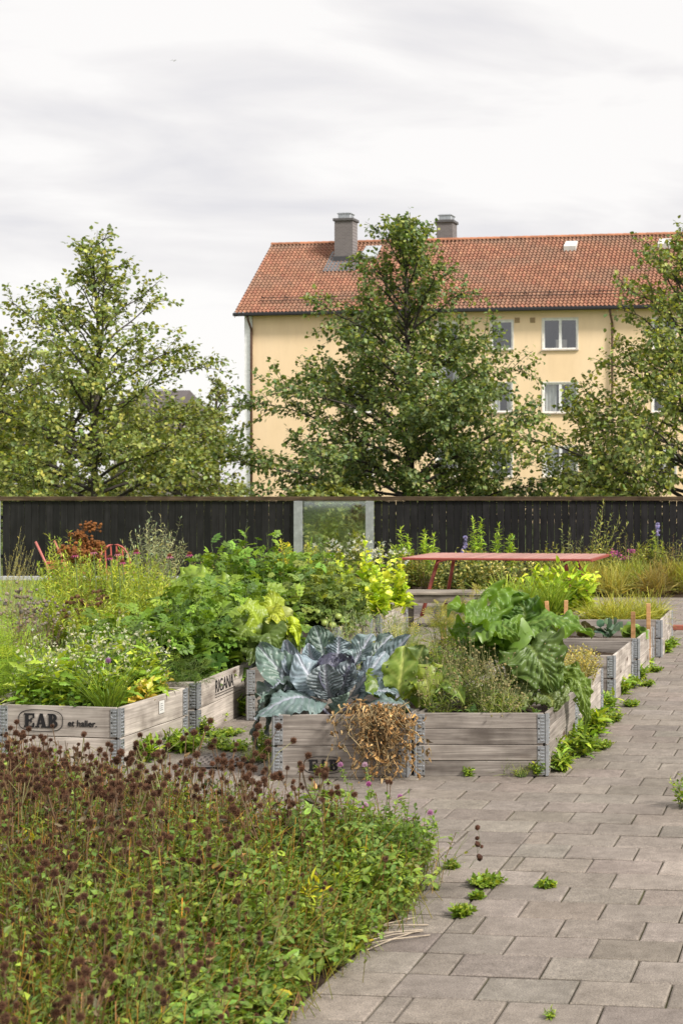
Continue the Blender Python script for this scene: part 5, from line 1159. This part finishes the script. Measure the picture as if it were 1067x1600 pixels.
# yellow-green perennials left
for k, (px, d, h, sp, lab) in enumerate([(100, 19.5, 1.0, .4, 'yellow bush closest to the slanted chair posts'), (180, 19.5, .72, .4, 'yellow bush directly before the hooped chair seat'), (97, 17.5, .80, .4, 'olive yellow bush leftmost under the red chair posts'), (120, 17.0, .95, .45, 'yellow green bush below the rusty dock heads'), (165, 17.2, .96, .42, 'bright yellow green bush in the middle of the left bed'), (205, 17.0, .9, .4, 'yellow green bush under the hooped red chair'), (240, 17.4, .86, .4, 'slender yellow bush left of the tall potatoes'), (100, 16.0, .62, .4, 'loose reddish stemmed bush low in the left bed'), (180, 16.0, .6, .45, 'soft yellow green bush above the potato mound'), (145, 15.4, .5, .4, 'dry tipped bush on the lawn edge'), (235, 16.2, .7, .4, 'pale bush beside the silvery shrub')]):
    plant('yellow_perennial', lab, 'perennial', bk(px, d), h * 1.14, sp * 1.15, 32, L_LANCE, .075 if k % 2 else .09, 64, (.22, .31, .07), (.36, .43, .10), 'yellow green perennials in the left bed', pitch=.7, sr=.004, stem=(.24, .13, .06) if k % 3 == 0 else (.2, .22, .06), top_bias=.8, taper=.3)
for k, (px, d, h, lab) in enumerate([(10, 15.5, .55, 'greyed withered stems at the left edge above the lawn'), (45, 15.2, .5, 'withered stems with grey seed tufts'), (75, 15.6, .55, 'tangled brown stems below the yellow bush'), (30, 16.5, .6, 'thin twiggy stems standing before the lawn')]):
    plant('withered_stems', lab, 'dried plant', bk(px, d), h, .35, 14, L_FOLD, .04, 12, (.20, .15, .10), (.33, .29, .24), 'withered stems in the left bed', stem=(.16, .10, .06), pitch=.3, sr=.005, mat_=M_DRY, flower=(B_LOW, .018, (.25, .21, .17), 2, (.04, .04, .04), 'seed_tuft'), top_bias=.7)
# lawn (stuff) left
n = 15000; px = re_.uniform(-150, 330, n); d = re_.uniform(11.5, 26.8, n) ; gx = (px - CX) * d / F
ok = gx < -5.25; gx, gd = gx[ok], d[ok]; n = len(gx)
a = re_.uniform(0, 6.28, n); dd = np.c_[np.cos(a) * .5, np.sin(a) * .5, np.ones(n)]
LG = (np.array([(-.09, 0, 0), (.09, 0, 0), (.0, 1, .25), (.05, .55, .08), (-.05, .55, .08)]), [np.array([(0, 1, 3, 4)]), np.array([(4, 3, 2)])], np.zeros(5))
MB().inst(LG, frames(dd, np.c_[np.cos(a), np.sin(a), 0 * a], re_.uniform(.05, .11, n)), np.c_[gx, gd, np.full(n, -.03)], vary((.24, .33, .07), n, .22, .15, re_)).build('lawn_grass', M_LEAF); tag(bpy.data.objects['lawn_grass'], kind='stuff')
MB().add([(-40, 10, -.02), (-5.2, 10, -.02), (-5.2, 26.9, -.02), (-40, 26.9, -.02)], np.array([(0, 1, 2, 3)]), (.16, .22, .045)).build('lawn', M_PLAIN); tag(bpy.data.objects['lawn'], kind='structure')
MB().add([(-5.6, 22.6, -.004), (14, 22.6, -.004), (14, 26.9, -.004), (-5.6, 26.9, -.004)], np.array([(0, 1, 2, 3)])).build('flower_bed_soil', M_SOIL); tag(bpy.data.objects['flower_bed_soil'], kind='structure')
# tall grass left, dock, silvery shrub
plant('tall_grass', 'tall arching seed grass in front of the fence at the far left', 'grass', bk(14, 19), 1.22, .3, 14, L_NARROW, .05, 40, (.36, .33, .17), None, None, stem=(.3, .27, .13), pitch=1.1, sr=.004, t0=.4, taper=.3, lean=(.15, 0))
plant('tall_grass', 'drooping seed grass to the right of the first, over the lawn kerb', 'grass', bk(34, 19.5), 1.0, .25, 10, L_NARROW, .05, 34, (.30, .29, .15), None, None, stem=(.3, .27, .13), pitch=1.1, sr=.004, t0=.4, taper=.3, lean=(.1, 0))
plant('dock_plant', 'rusty brown dock with dense dry seed heads above the yellow bushes', 'dried plant', bk(133, 19), 1.30, .26, 10, L_FOLD, .03, 4, (.24, .10, .03), None, None, stem=(.18, .08, .03), sr=.007, top_bias=.6, flower=(B_LOW, .018, (.27, .105, .032), 56, (.06, .05, .035), 'seed_cluster'), mat_=M_DRY)
plant('dry_perennial', 'dark brown dried flower plates low among the yellow bushes', 'dried plant', bk(140, 15.9), .60, .35, 18, L_FOLD, .03, 8, (.2, .14, .06), None, None, stem=(.2, .14, .06), sr=.004, flower=(B_LOW, .018, (.14, .075, .035), 7, (.05, .05, .012), 'seed_cluster'), mat_=M_DRY)
plant('silvery_shrub', 'silvery grey green shrub with fine leaves against the black fence', 'shrub', bk(242, 20.5), 1.36, .60, 60, L_LANCE, .085, 46, (.30, .33, .19), (.46, .47, .31), None, stem=(.2, .18, .1), pitch=.6, sr=.006, top_bias=.8, taper=.3, mat_=M_SAGE)
# coneflowers
for k, (px, py, lab) in enumerate([(146, 868, 'pink coneflower leftmost beside the dock'), (117, 873, 'faded coneflower below the slanted chair posts'), (172, 877, 'coneflower in front of the hooped chair'), (184, 871, 'small coneflower touching the red hoop'), (191, 884, 'bright coneflower lowest of the group'), (213, 868, 'brightest pink coneflower right of the red hoop chair'), (265, 875, 'coneflower with drooping petals beside the potatoes'), (296, 872, 'coneflower half hidden by potato leaves')]):
    q = P(px, py - 6, 16.6); t = thing('coneflower', lab, 'flower', (q[0], q[1], 0), 'pink coneflowers in the left bed')
    MB().tubes([[(0, .05, .3), (.02, .03, q[2] * .6), (0, 0, q[2])]], .006, 5, (.12, .16, .05)).build('stem', M_STEM, t)
    MB().inst(DAISY, frames(np.array([(0., 1, .1)]), np.array([(0, -.3, 1.)]), np.array([.11])), np.array([(0, 0, q[2])]), np.array([(.42, .07, .19) if k % 3 else (.48, .17, .24)])).build('petals', M_PETAL, t)
    MB().add(B_HEAD[0] * (.028, .028, .024) + (0, 0, q[2] + .005), B_HEAD[1], (.20, .07, .03)).build('cone', M_SEED, t)
# spikes (fireweed / spurge) by the fence
for k, (px, top, d, lab, c) in enumerate([(433, 845, 24, 'yellow spurge spike left of the left steel post', (.36, .36, .06)), (445, 838, 24.3, 'taller yellow spurge spike touching the left steel post', (.33, .35, .06)), (452, 850, 23.8, 'short yellow spurge spike by the left steel post', (.36, .35, .06)),
    (484, 832, 24, 'green spike inside the left of the glass panel', (.22, .27, .06)), (495, 845, 24, 'broader green spike before the glass', (.25, .27, .07)), (616, 838, 24.5, 'leftmost green spike of the group left of the red table', (.2, .29, .06)), (628, 830, 24.2, 'second green spike left of the red table', (.22, .31, .06)),
    (640, 832, 24.4, 'third green spike over the corner of the red table', (.21, .30, .06)), (663, 822, 24.3, 'tall green spike of the group left of the red table', (.22, .32, .06)), (676, 836, 24.1, 'green spike ending the group over the red table', (.2, .3, .06)), (742, 797, 24.4, 'highest green spike above the red table', (.22, .32, .06)),
    (752, 810, 24.5, 'green spike leaning on the highest one', (.2, .3, .06)), (776, 820, 24.4, 'green spike in the middle behind the red table', (.2, .3, .06)), (798, 828, 24.3, 'shorter green spike right of the middle one', (.2, .3, .06)), (1022, 826, 24.4, 'green spike near the right end of the fence', (.17, .22, .07)), (1000, 846, 24.3, 'low green spike at the right end', (.17, .22, .07)), (1035, 850, 24.1, 'dark green spike at the right edge', (.16, .2, .07))]):
    z = P(px, top, d)[2]
    plant('green_spike', lab, 'perennial', bk(px, d), z * 1.04, .07, 3, L_LANCE, .15, 64, np.array(c) * 1.3, np.array(c) * 1.8, 'upright leafy spikes by the fence', pitch=.45, sr=.006, t0=.35, taper=.45, rootr=.6, var=.18, roll=.25)
for px, top, lab in ((727, 838, 'slender violet flower spike above the red table'), (1027, 818, 'violet flower spike at the right end of the fence'), (722, 858, 'short violet spike over the table edge')):
    z = P(px, top, 24.2)[2]; t = thing('violet_spike', lab, 'flower', bk(px, 24.2), 'violet flower spikes')
    MB().tubes([[(0, 0, 0), (.01, 0, z * .6), (0, 0, z)]], .006, 5, (.14, .18, .07)).build('stem', M_STEM, t)
    m = 40; zz_ = re_.uniform(-.20, 0, m); MB().inst(B_LOW, frames(re_.normal(0, 1, (m, 3)), re_.normal(0, 1, (m, 3)), .018 * np.ones(m)), np.c_[re_.normal(0, .012, m), re_.normal(0, .012, m), z + zz_], vary((.28, .25, .45), m, .2, .1, re_)).build('florets', M_PETAL, t)
# variegated shrubs under table
for k, (px, h, lab) in enumerate([(690, .62, 'white edged shrub behind the left table legs'), (718, .72, 'white edged shrub second from the left under the table'), (760, .70, 'white edged shrub in the middle under the table'), (790, .62, 'white edged shrub right of the middle'), (835, .66, 'white edged shrub behind the right half of the table'), (865, .55, 'sparser shrub before the right table legs'), (560, .95, 'white flowering shrub in front of the glass panel'), (520, .9, 'dusky shrub standing low before the glass'), (600, .85, 'white flowering shrub right of the glass panel')]):
    plant('white_edged_shrub', lab, 'shrub', bk(px, 23.6), h, .42, 26, L_OVATE, .07, 24, (.12, .16, .07), (.50, .50, .36), 'white edged shrubs by the fence', pitch=.4, sr=.005, top_bias=.8, taper=.2, flower=(FL4, .07, (.66, .66, .55), 2, (.06, .06, .03), 'flower_cluster') if k > 5 else None)
# willow-like wisps, dry meadow at the right
plant('willow_shoots', 'tall arching willowy shoots reaching over the fence top', 'shrub', bk(925, 24.2), 1.62, .40, 9, L_LANCE, .085, 44, (.22, .27, .12), (.32, .35, .18), None, stem=(.17, .15, .08), pitch=.8, sr=.006, t0=.25, lean=(.32, 0), taper=.2)
plant('willow_shoots', 'shorter grey leaved shoots left of the arching ones', 'shrub', bk(885, 24.3), 1.15, .34, 8, L_LANCE, .08, 36, (.17, .22, .12), (.28, .32, .18), None, stem=(.17, .15, .08), pitch=.7, sr=.006, t0=.25, taper=.2)
for k, (px, h, lab) in enumerate([(868, .5, 'golden grass clump beside the right table legs'), (895, .62, 'golden grass clump under the shorter willow shoots'), (920, .66, 'golden grass clump below the tall willow shoots'), (945, .6, 'reddish golden grass clump'), (968, .68, 'golden grass clump under the pink flowers'), (992, .62, 'straw coloured clump right of the pink flowers'), (1015, .62, 'golden clump below the right green spikes'), (1040, .66, 'straw clump near the right edge'), (1062, .66, 'straw clump cut by the right edge'), (905, .35, 'low grass at the path edge behind the lovage'), (960, .35, 'low grass at the path edge behind the yellow planter'), (1020, .35, 'low grass at the path edge, rightmost')]):
    c = [(.25, .28, .09), (.20, .26, .08), (.29, .29, .13), (.20, .17, .09)][k % 4]
    plant('golden_grass', lab, 'grass', bk(px, 23.4 if k < 9 else 22.8), h * .55, .36, 60, L_BLADE if k % 3 else L_NARROW, .42 if k % 3 else .14, 7 if k % 3 else 16, c, np.array(c) * 1.45, 'golden grass clumps by the fence', pitch=.95, pv=.4, sr=.003, stem=(.25, .17, .08), taper=.1)
for k, (px, d, h, lab) in enumerate([(905, 23.9, .85, 'leafy bush behind the golden grass, left'), (940, 24.2, .9, 'leafy bush behind the golden grass, below the pink flowers'), (985, 24.0, .95, 'tangled bush under the pink flowers'), (1010, 24.3, .9, 'tangled bush below the violet spike'), (1050, 24.0, .98, 'tangled bush at the right edge of the bed'), (640, 24.0, .7, 'green bush below the spikes left of the table'), (670, 24.0, .7, 'green bush behind the left end of the table'), (740, 24.4, .75, 'green bush behind the table middle'), (800, 24.4, .78, 'green bush behind the right of the table'), (480, 22.5, .8, 'green bush at the foot of the left steel post'), (430, 22.6, .85, 'green bush left of the left steel post'), (380, 22.5, .8, 'green bush behind the tall potatoes'), (320, 22.5, .8, 'bush between the silvery shrub and the potatoes'), (855, 24.2, .8, 'bush behind the right table legs')]):
    plant('leafy_bush', lab, 'shrub', bk(px, d), h, .42, 26, L_OVATE if k % 2 else L_LANCE, .085, 26, (.11, .15, .045), (.24, .25, .08), 'leafy bushes by the fence', pitch=.5, sr=.004, stem=(.2, .13, .07))
for k, (px, py, lab) in enumerate([(957, 862, 'pink flower cluster left above the golden grass'), (963, 866, 'pink flower beside the first cluster'), (975, 871, 'pink flower lowest above the golden grass'), (988, 861, 'pale pink flower head near the spikes')]):
    q = P(px, py, 23.8); t = thing('pink_flower', lab, 'flower', (q[0], q[1], 0), 'pink flowers by the fence')
    MB().tubes([[(0, 0, 0), (.03, 0, q[2] * .6), (0, 0, q[2])]], .005, 5, (.15, .13, .07)).build('stem', M_STEM, t)
    m = 14; MB().inst(DAISY, frames(re_.normal(0, 1, (m, 3)), np.array((0, -.5, 1.)) + re_.normal(0, .4, (m, 3)), .05 * np.ones(m)), np.array((0, 0, q[2])) + re_.normal(0, .03, (m, 3)) * (1.4, 1, .6), vary((.45, .10, .25), m, .2, .1, re_)).build('blossoms', M_PETAL, t)

# ================================================================ foreground meadow
poly = np.array([G(*p)[:2] for p in [(420, 1625), (505, 1545), (560, 1497), (612, 1452), (648, 1412), (668, 1376), (648, 1340), (585, 1330), (530, 1345), (420, 1325), (250, 1292), (0, 1252), (-160, 1242)]] + [(-4.9, 6.5), (-3.4, 3.0), (-1.1, 3.0)])
def inside(p):
    x, y = p[:, 0], p[:, 1]; r = np.zeros(len(p), bool); j = len(poly) - 1
    for i in range(len(poly)):
        xi, yi = poly[i]; xj, yj = poly[j]
        c = ((yi > y) != (yj > y)) & (x < (xj - xi) * (y - yi) / (yj - yi + 1e-12) + xi); r ^= c; j = i
    return r
def edge_dist(p):
    d = np.full(len(p), 9.)
    for i in range(len(poly)):
        a, b = poly[i], poly[(i + 1) % len(poly)]; ab = b - a; t = np.clip(((p - a) @ ab) / (ab @ ab), 0, 1)
        d = np.minimum(d, np.linalg.norm(p - a - t[:, None] * ab, axis=1))
    return d
rm_ = np.random.default_rng(101)
def scatter(n, pad=110, jit=.045):
    out = np.zeros((0, 2))
    while len(out) < n:
        p = np.c_[rm_.uniform(-5, .2, n * 2), rm_.uniform(3.0, 8.6, n * 2)]
        pxs = CX + p[:, 0] * F / p[:, 1]
        p = p[inside(p) & (pxs > -pad) & (pxs < 760)]; out = np.r_[out, p]
    out = out[:n]; return out + rm_.normal(0, jit, out.shape) * (1 + np.sin(out[:, 1:2] * 9) * .6)
MB().add([(*p, .002) for p in (poly - poly.mean(0)) * .985 + poly.mean(0)], [np.array([list(range(len(poly)))[::-1]])] if False else [np.array([list(range(len(poly)))])]).build('meadow_soil', M_SOIL); tag(bpy.data.objects['meadow_soil'], kind='structure')
def patchy(p, f=1.7, ph=0.): return np.sin(p[:, 0] * f * 2.1 + ph) * np.cos(p[:, 1] * f * 1.7 + ph * 2) + .6 * np.sin(p[:, 0] * f * 5 + p[:, 1] * f * 3.7 + ph)
# clover foliage: trifoliate leaves at many heights, one uncountable mass
p = scatter(13500); p = p[rm_.random(len(p)) < np.clip(.72 + .42 * patchy(p, 2.3, 1.), .2, 1) * np.clip(.45 + (CX + p[:, 0] * F / p[:, 1]) / 600, .45, 1)]; ed = edge_dist(p); n = len(p)
lx_ = np.clip((CX + p[:, 0] * F / p[:, 1]) / 420, .35, 1.)      # brown dying left part stays lower
top = (.12 + .22 * np.clip(ed / .45, 0, 1)) * (1 + .30 * patchy(p)) * (.45 + .55 * lx_) * np.where((p[:, 1] > 6.7) & (p[:, 0] < -1.55), .62, 1.)
z = top * np.clip(rm_.beta(2.6, 1.3, n) * 1.15, .08, 1.2)
a = rm_.uniform(0, 6.28, n); tl = rm_.normal(0, .45, n)
d = np.c_[np.cos(a), np.sin(a), tl]; up = np.c_[rm_.normal(0, .35, (n, 2)), np.ones(n)]
base_c = vary((.092, .192, .05), n, .32, .18, rm_); m_ = rm_.random(n) < .32; base_c[m_] = vary((.215, .345, .075), int(m_.sum()), .25, .2, rm_)
yl = rm_.random(n) < .012; base_c[yl] = vary((.50, .42, .04), int(yl.sum()), .15, .1, rm_)
bw = rm_.random(n) < .05; base_c[bw] = vary((.16, .09, .05), int(bw.sum()), .2, .1, rm_)
cf = MB().inst(L_TRIF, frames(d, up, rm_.uniform(.022, .056, n) * (.75 + .25 * lx_) * np.where(p[:, 1] < 5.7, 1.2, 1.)), np.c_[p, z], base_c * (.72 + .28 * lx_)[:, None], (.17, .24, .10))
k = 5200; ii = rm_.integers(0, n, k); off = rm_.normal(0, .05, (k, 2)) * 1.
st = np.stack([np.c_[p[ii] + off, np.zeros(k)], np.c_[p[ii] + off * .4, z[ii] * .55], np.c_[p[ii], z[ii]]], 1)
cf.tubes(st, .0016, 3, vary((.17, .19, .06), k, .25, .2, rm_))
o = cf.build('clover_leaves', M_LEAF); tag(o, kind='stuff')
# finer upright leafy stems and grass blades
p = scatter(5200); n = len(p); ed = edge_dist(p)
a = rm_.uniform(0, 6.28, n); tl = rm_.uniform(.8, 3.5, n)
d = np.c_[np.cos(a), np.sin(a), tl]; gc = vary((.17, .22, .05), n, .3, .25, rm_); m_ = rm_.random(n) < .3; gc[m_] = vary((.32, .22, .10), int(m_.sum()), .25, .2, rm_)
gl_ = (.14 + .26 * np.clip(ed / .4, 0, 1)) * rm_.uniform(.5, 1.3, n)
gm = MB().inst(L_BLADE, frames(d, np.c_[np.cos(a), np.sin(a), 0 * a] * -1, np.full(n, .16), gl_, gl_), np.c_[p, np.zeros(n)], gc)
p = scatter(2600); n = len(p); ed = edge_dist(p); hs = (.16 + .24 * np.clip(ed / .35, 0, 1)) * rm_.uniform(.7, 1.15, n)
ln = rm_.normal(0, .05, (n, 2)); st = np.stack([np.c_[p, np.zeros(n)], np.c_[p + ln * .3, hs * .5], np.c_[p + ln, hs]], 1)
gm.tubes(st, .0017, 3, vary((.20, .15, .075), n, .35, .25, rm_))
nl = 9; f = np.tile(np.linspace(.3, 1, nl), n); si = np.repeat(np.arange(n), nl); ps = np.c_[p[si] + ln[si] * f[:, None] ** 1.5, hs[si] * f]
a = rm_.uniform(0, 6.28, n * nl); d = np.c_[np.cos(a), np.sin(a), rm_.normal(.5, .4, n * nl)]
lc = vary((.12, .19, .045), n * nl, .3, .2, rm_)
gm.inst(L_FOLD, frames(d, np.c_[rm_.normal(0, .4, (n * nl, 2)), np.ones(n * nl)], rm_.uniform(.018, .036, n * nl)), ps, lc)
o = gm.build('meadow_grass', M_LEAF); tag(o, kind='stuff')

# seed head stalks: a few prototypes, each stalk its own object
def stalk_proto(seed):
    rg = np.random.default_rng(seed); h = 1.0; nb = int(rg.integers(1, 4)); c = np.array((.13, .075, .038)) * rg.uniform(.7, 1.3)
    if seed % 4 == 0: c = np.array((.17, .16, .06))
    m = MB(); s_ = np.linspace(0, 1, 6); lx, ly = rg.normal(0, .05, 2)
    main = np.c_[lx * s_ ** 2 + .012 * np.sin(s_ * 6), ly * s_ ** 2, s_ * .5]; m.tubes(main, .0021, 4, c); tips = [main[-1]]
    for b in range(nb):
        i = int(rg.integers(2, 5)); q = main[i]; e = q + np.array((rg.normal(0, .045), rg.normal(0, .045), rg.uniform(.08, .2)))
        e[2] = min(e[2], .53); m.tubes([[q, (q + e) / 2 + rg.normal(0, .01, 3), e]], .0015, 3, c); tips.append(e)
    nlf = 5; ps = main[rg.integers(1, 5, nlf)]
    m.inst(CURL, frames(rg.normal(0, 1, (nlf, 3)), rg.normal(0, 1, (nlf, 3)), rg.uniform(.02, .04, nlf)), ps, vary((.14, .10, .045), nlf, .3, .3, rg))
    so_ = m.build('seed_stalk', M_STEM); hs_ = []
    for tpt in tips:
        r = rg.uniform(.0105, .0168); cc = np.array((.060, .025, .012)) * rg.uniform(.4, 1.9)
        V = B_HEAD[0] * (r, r, r * rg.uniform(.9, 1.15)); w_ = B_HEAD[2][:, None]
        hh = MB().add(V, B_HEAD[1], cc[None] * (1 - w_) + np.array((.13, .062, .032))[None] * w_).build('seed_head', M_SEED, so_, loc=[float(x) for x in tpt]); hs_.append(hh)
    return so_, hs_
protos = [stalk_proto(s) for s in range(14)]
cand = scatter(4200); pxs = CX + cand[:, 0] * F / cand[:, 1]
wgt = np.clip(1.1 - pxs / 620, .10, 1) * np.where(cand[:, 1] < 5.4, .6, 1.) * (5.4 / np.maximum(cand[:, 1], 5.4)) ** 1.0
cand = cand[rm_.random(len(cand)) < wgt]; rm_.shuffle(cand); cand = cand[:296]
ed = edge_dist(cand)
for i, (q, e_) in enumerate(zip(cand, ed)):
    so_, hs_ = protos[i % len(protos)]
    if i < len(protos): o, hs2 = so_, hs_
    else:
        o = so_.copy(); C.objects.link(o)
        for h_ in hs_: c_ = h_.copy(); C.objects.link(c_); c_.parent = o
    s_ = (.66 + .42 * min(1, e_ / .3)) * rm_.uniform(.85, 1.2) * (.78 if q[1] < 5.6 else 1.) * (.86 if q[0] < -2.6 else 1.)
    o.location = (float(q[0]), float(q[1]), 0); o.rotation_euler = (rm_.normal(0, .07), rm_.normal(0, .07), rm_.uniform(0, 6.28)); o.scale = (1, 1, s_) if False else (s_, s_, s_)
    tag(o, 'dried brown stalk with round spiky seed heads standing in the foreground meadow', 'seed stalk', 'dried seed head stalks in the meadow')
# the rest of the seed heads and brown stems, past the 300 built one by one
sm = MB(); q = scatter(2300); pxs = CX + q[:, 0] * F / q[:, 1]; q = q[rm_.random(len(q)) < np.clip(1.15 - pxs / 480, .04, 1) * np.where(q[:, 1] < 5.3, .8, 1.)]; n = len(q); ed = edge_dist(q)
hs = (.20 + .24 * np.clip(ed / .3, 0, 1)) * rm_.uniform(.6, 1.2, n) * np.where(q[:, 1] < 5.6, .72, 1.); ln = rm_.normal(0, .045, (n, 2))
st = np.stack([np.c_[q, np.zeros(n)], np.c_[q + ln * .35 + rm_.normal(0, .006, (n, 2)), hs * .5], np.c_[q + ln, hs]], 1)
sm.tubes(st, .0019, 3, vary((.17, .095, .045), n, .40, .28, rm_))
hk = rm_.random(n) < .36; m = int(hk.sum())
sm.inst(B_HEAD, frames(rm_.normal(0, .3, (m, 3)) + (.01, 0, 1), rm_.normal(0, 1, (m, 3)), rm_.uniform(.008, .0145, m)), np.c_[q + ln, hs][hk], vary((.055, .024, .013), m, .45, .15, rm_), (.13, .062, .032))
nl = 4; f = np.tile(np.linspace(.25, .85, nl), n); si = np.repeat(np.arange(n), nl)
sm.inst(CURL, frames(rm_.normal(0, 1, (n * nl, 3)), rm_.normal(0, 1, (n * nl, 3)), rm_.uniform(.015, .035, n * nl)), np.c_[q[si] + ln[si] * f[:, None], hs[si] * f], vary((.13, .085, .04), n * nl, .4, .3, rm_))
tag(sm.build('seed_head_thicket', M_SEED), kind='stuff')
# pink clover blooms
blooms = [(532, 1196, 8.35, 'pink clover bloom before the dried vines, left of its pair'), (570, 1196, 8.3, 'pink clover bloom before the dried vines, right of its pair'), (576, 1226, 8.0, 'small pink clover bloom under the dried vines'), (625, 1246, 7.7, 'pink clover bloom topping the tall clover at the meadow edge'), (571, 1259, 7.6, 'twin pink clover bloom in front of the paving, upper'), (567, 1266, 7.5, 'twin pink clover bloom in front of the paving, lower'),
          (672, 1271, 7.3, 'palest pink clover bloom farthest out over the path'), (636, 1282, 7.2, 'pink clover bloom between brown heads at the meadow edge'), (653, 1307, 7.1, 'pink clover bloom low at the meadow edge'), (458, 1345, 6.4, 'single magenta clover bloom in the green middle of the meadow'), (217, 1434, 5.4, 'pale clover bloom in the left foreground'), (255, 1490, 5.0, 'pink clover bloom in the near foreground'), (306, 1515, 4.9, 'whitish clover bloom near the bottom'), (662, 1293, 7.15, 'faint pink bloom beside the palest one')]
for k, (px, py, d, lab) in enumerate(blooms):
    q = P(px, py, d); t = thing('clover_bloom', lab, 'flower', (q[0], q[1], 0), 'pink clover blooms')
    r = .016; V = B_HEAD[0] * (r, r, r * 1.05); w_ = B_HEAD[2][:, None]
    lo_ = np.array([(.50, .24, .42), (.58, .40, .50), (.48, .14, .36)][k % 3])
    MB().add(V, B_HEAD[1], (lo_ * .8)[None] * (1 - w_) + np.minimum(lo_ * 1.35, .85)[None] * w_).build('bloom', M_PETAL, t, loc=(0, 0, float(q[2])))
    MB().tubes([[(.05, .0, 0), (.03, 0, q[2] * .5), (0, 0, q[2] - .01)]], .0022, 4, (.13, .19, .05)).build('stem', M_STEM, t)
    m = 9; f = rm_.uniform(.35, .97, m); MB().inst(L_TRIF, frames(np.c_[rm_.normal(0, 1, (m, 2)), rm_.normal(.2, .3, m)], np.c_[rm_.normal(0, .3, (m, 2)), np.ones(m)], rm_.uniform(.018, .03, m)), np.c_[.05 * (1 - f), 0 * f, q[2] * f], vary((.10, .18, .04), m, .2, .1, rm_), (.2, .27, .12)).build('leaf_sprays', M_LEAF, t)
# saplings and edge plants
for (px, py, h, lab, c, lf, ll) in [(483, 1480, .34, 'yellow green willow seedling standing at the right of the meadow', (.40, .44, .06), L_LANCE, .08), (575, 1430, .32, 'seedling with shiny round leaves at the meadow edge', (.19, .28, .07), L_OVATE, .055), (540, 1450, .3, 'broad leaved light green seedling beside the willow seedling', (.23, .33, .06), L_OVATE, .06), (455, 1465, .3, 'light green seedling left of the willow seedling', (.24, .34, .06), L_OVATE, .06),
                                    (42, 1410, .34, 'sapling with yellow leaves in the brown left of the meadow', (.50, .46, .05), L_OVATE, .06), (330, 1560, .22, 'broad leaved seedling low in the near meadow', (.15, .25, .05), L_OVATE, .05), (625, 1385, .42, 'tall leafy clover clump at the far right of the meadow', (.10, .18, .04), L_OVATE, .035), (590, 1375, .42, 'tall leafy clover clump left of the last one', (.11, .19, .04), L_OVATE, .035), (650, 1372, .34, 'outermost clover clump leaning over the paving', (.12, .2, .05), L_OVATE, .035)]:
    plant('seedling', lab, 'seedling', G(px, py), h, .07 if ll > .04 else .14, 4 if ll > .04 else 16, lf, ll, 14, c, None, 'seedlings in the meadow', pitch=.6, sr=.0025, t0=.25, taper=.3)
for (px, py, dx, lab) in [(705, 1395, .26, 'seed stalk drooping out over the paving with small dark heads'), (600, 1350, -.1, 'yellow flowered trefoil at the meadow edge')]:
    q = G(px - 45, py); plant('drooping_stalk', lab, 'seed stalk', q, .30, .06, 3, L_OVATE, .03, 7, (.2, .24, .06), None, None, pitch=.4, sr=.002, lean=(dx, -.05), flower=(B_LOW, .012, (.09, .04, .025) if dx > 0 else (.7, .5, .03), 2, (.03, .02, .03), 'seed_cluster'))
# curved dead twigs at the edge
tw_ = MB()
for k in range(7):
    q = G(605 + rm_.uniform(-25, 15), 1462 + rm_.uniform(-14, 14)); e = np.array((rm_.uniform(.05, .16), rm_.uniform(.03, .12), 0))
    tw_.tubes([[q - e + (0, 0, .006), q + (.01, -.01, .018), q + e + (0, 0, .006)]], .003, 4, (.33, .27, .2))
tag(tw_.build('dead_twigs', M_STEM), 'small heap of pale dead twigs on the paving at the meadow edge', 'twigs')
# distant gull
q = P(272, 94, 260); t = thing('gull', 'tiny gull flying high in the cloudy sky', 'bird', q)
bd = MB().add(B_SMOOTH[0] * (.09, .28, .08), B_SMOOTH[1], (.5, .5, .5)); bd.build('body', M_PLAIN, t, smooth=True)
for s_ in (-1, 1): MB().add([(0, .12, .03), (0, -.1, .03), (s_ * .3, -.05, .14), (s_ * .3, .12, .14), (s_ * .68, -.12, .02), (0, .12, .015), (0, -.1, .015), (s_ * .3, -.05, .125), (s_ * .3, .12, .125)], [np.array([(0, 1, 2, 3), (5, 6, 7, 8)]), np.array([(3, 2, 4), (8, 7, 4)])], (.35, .35, .37)).build('wing', M_PLAIN, t)
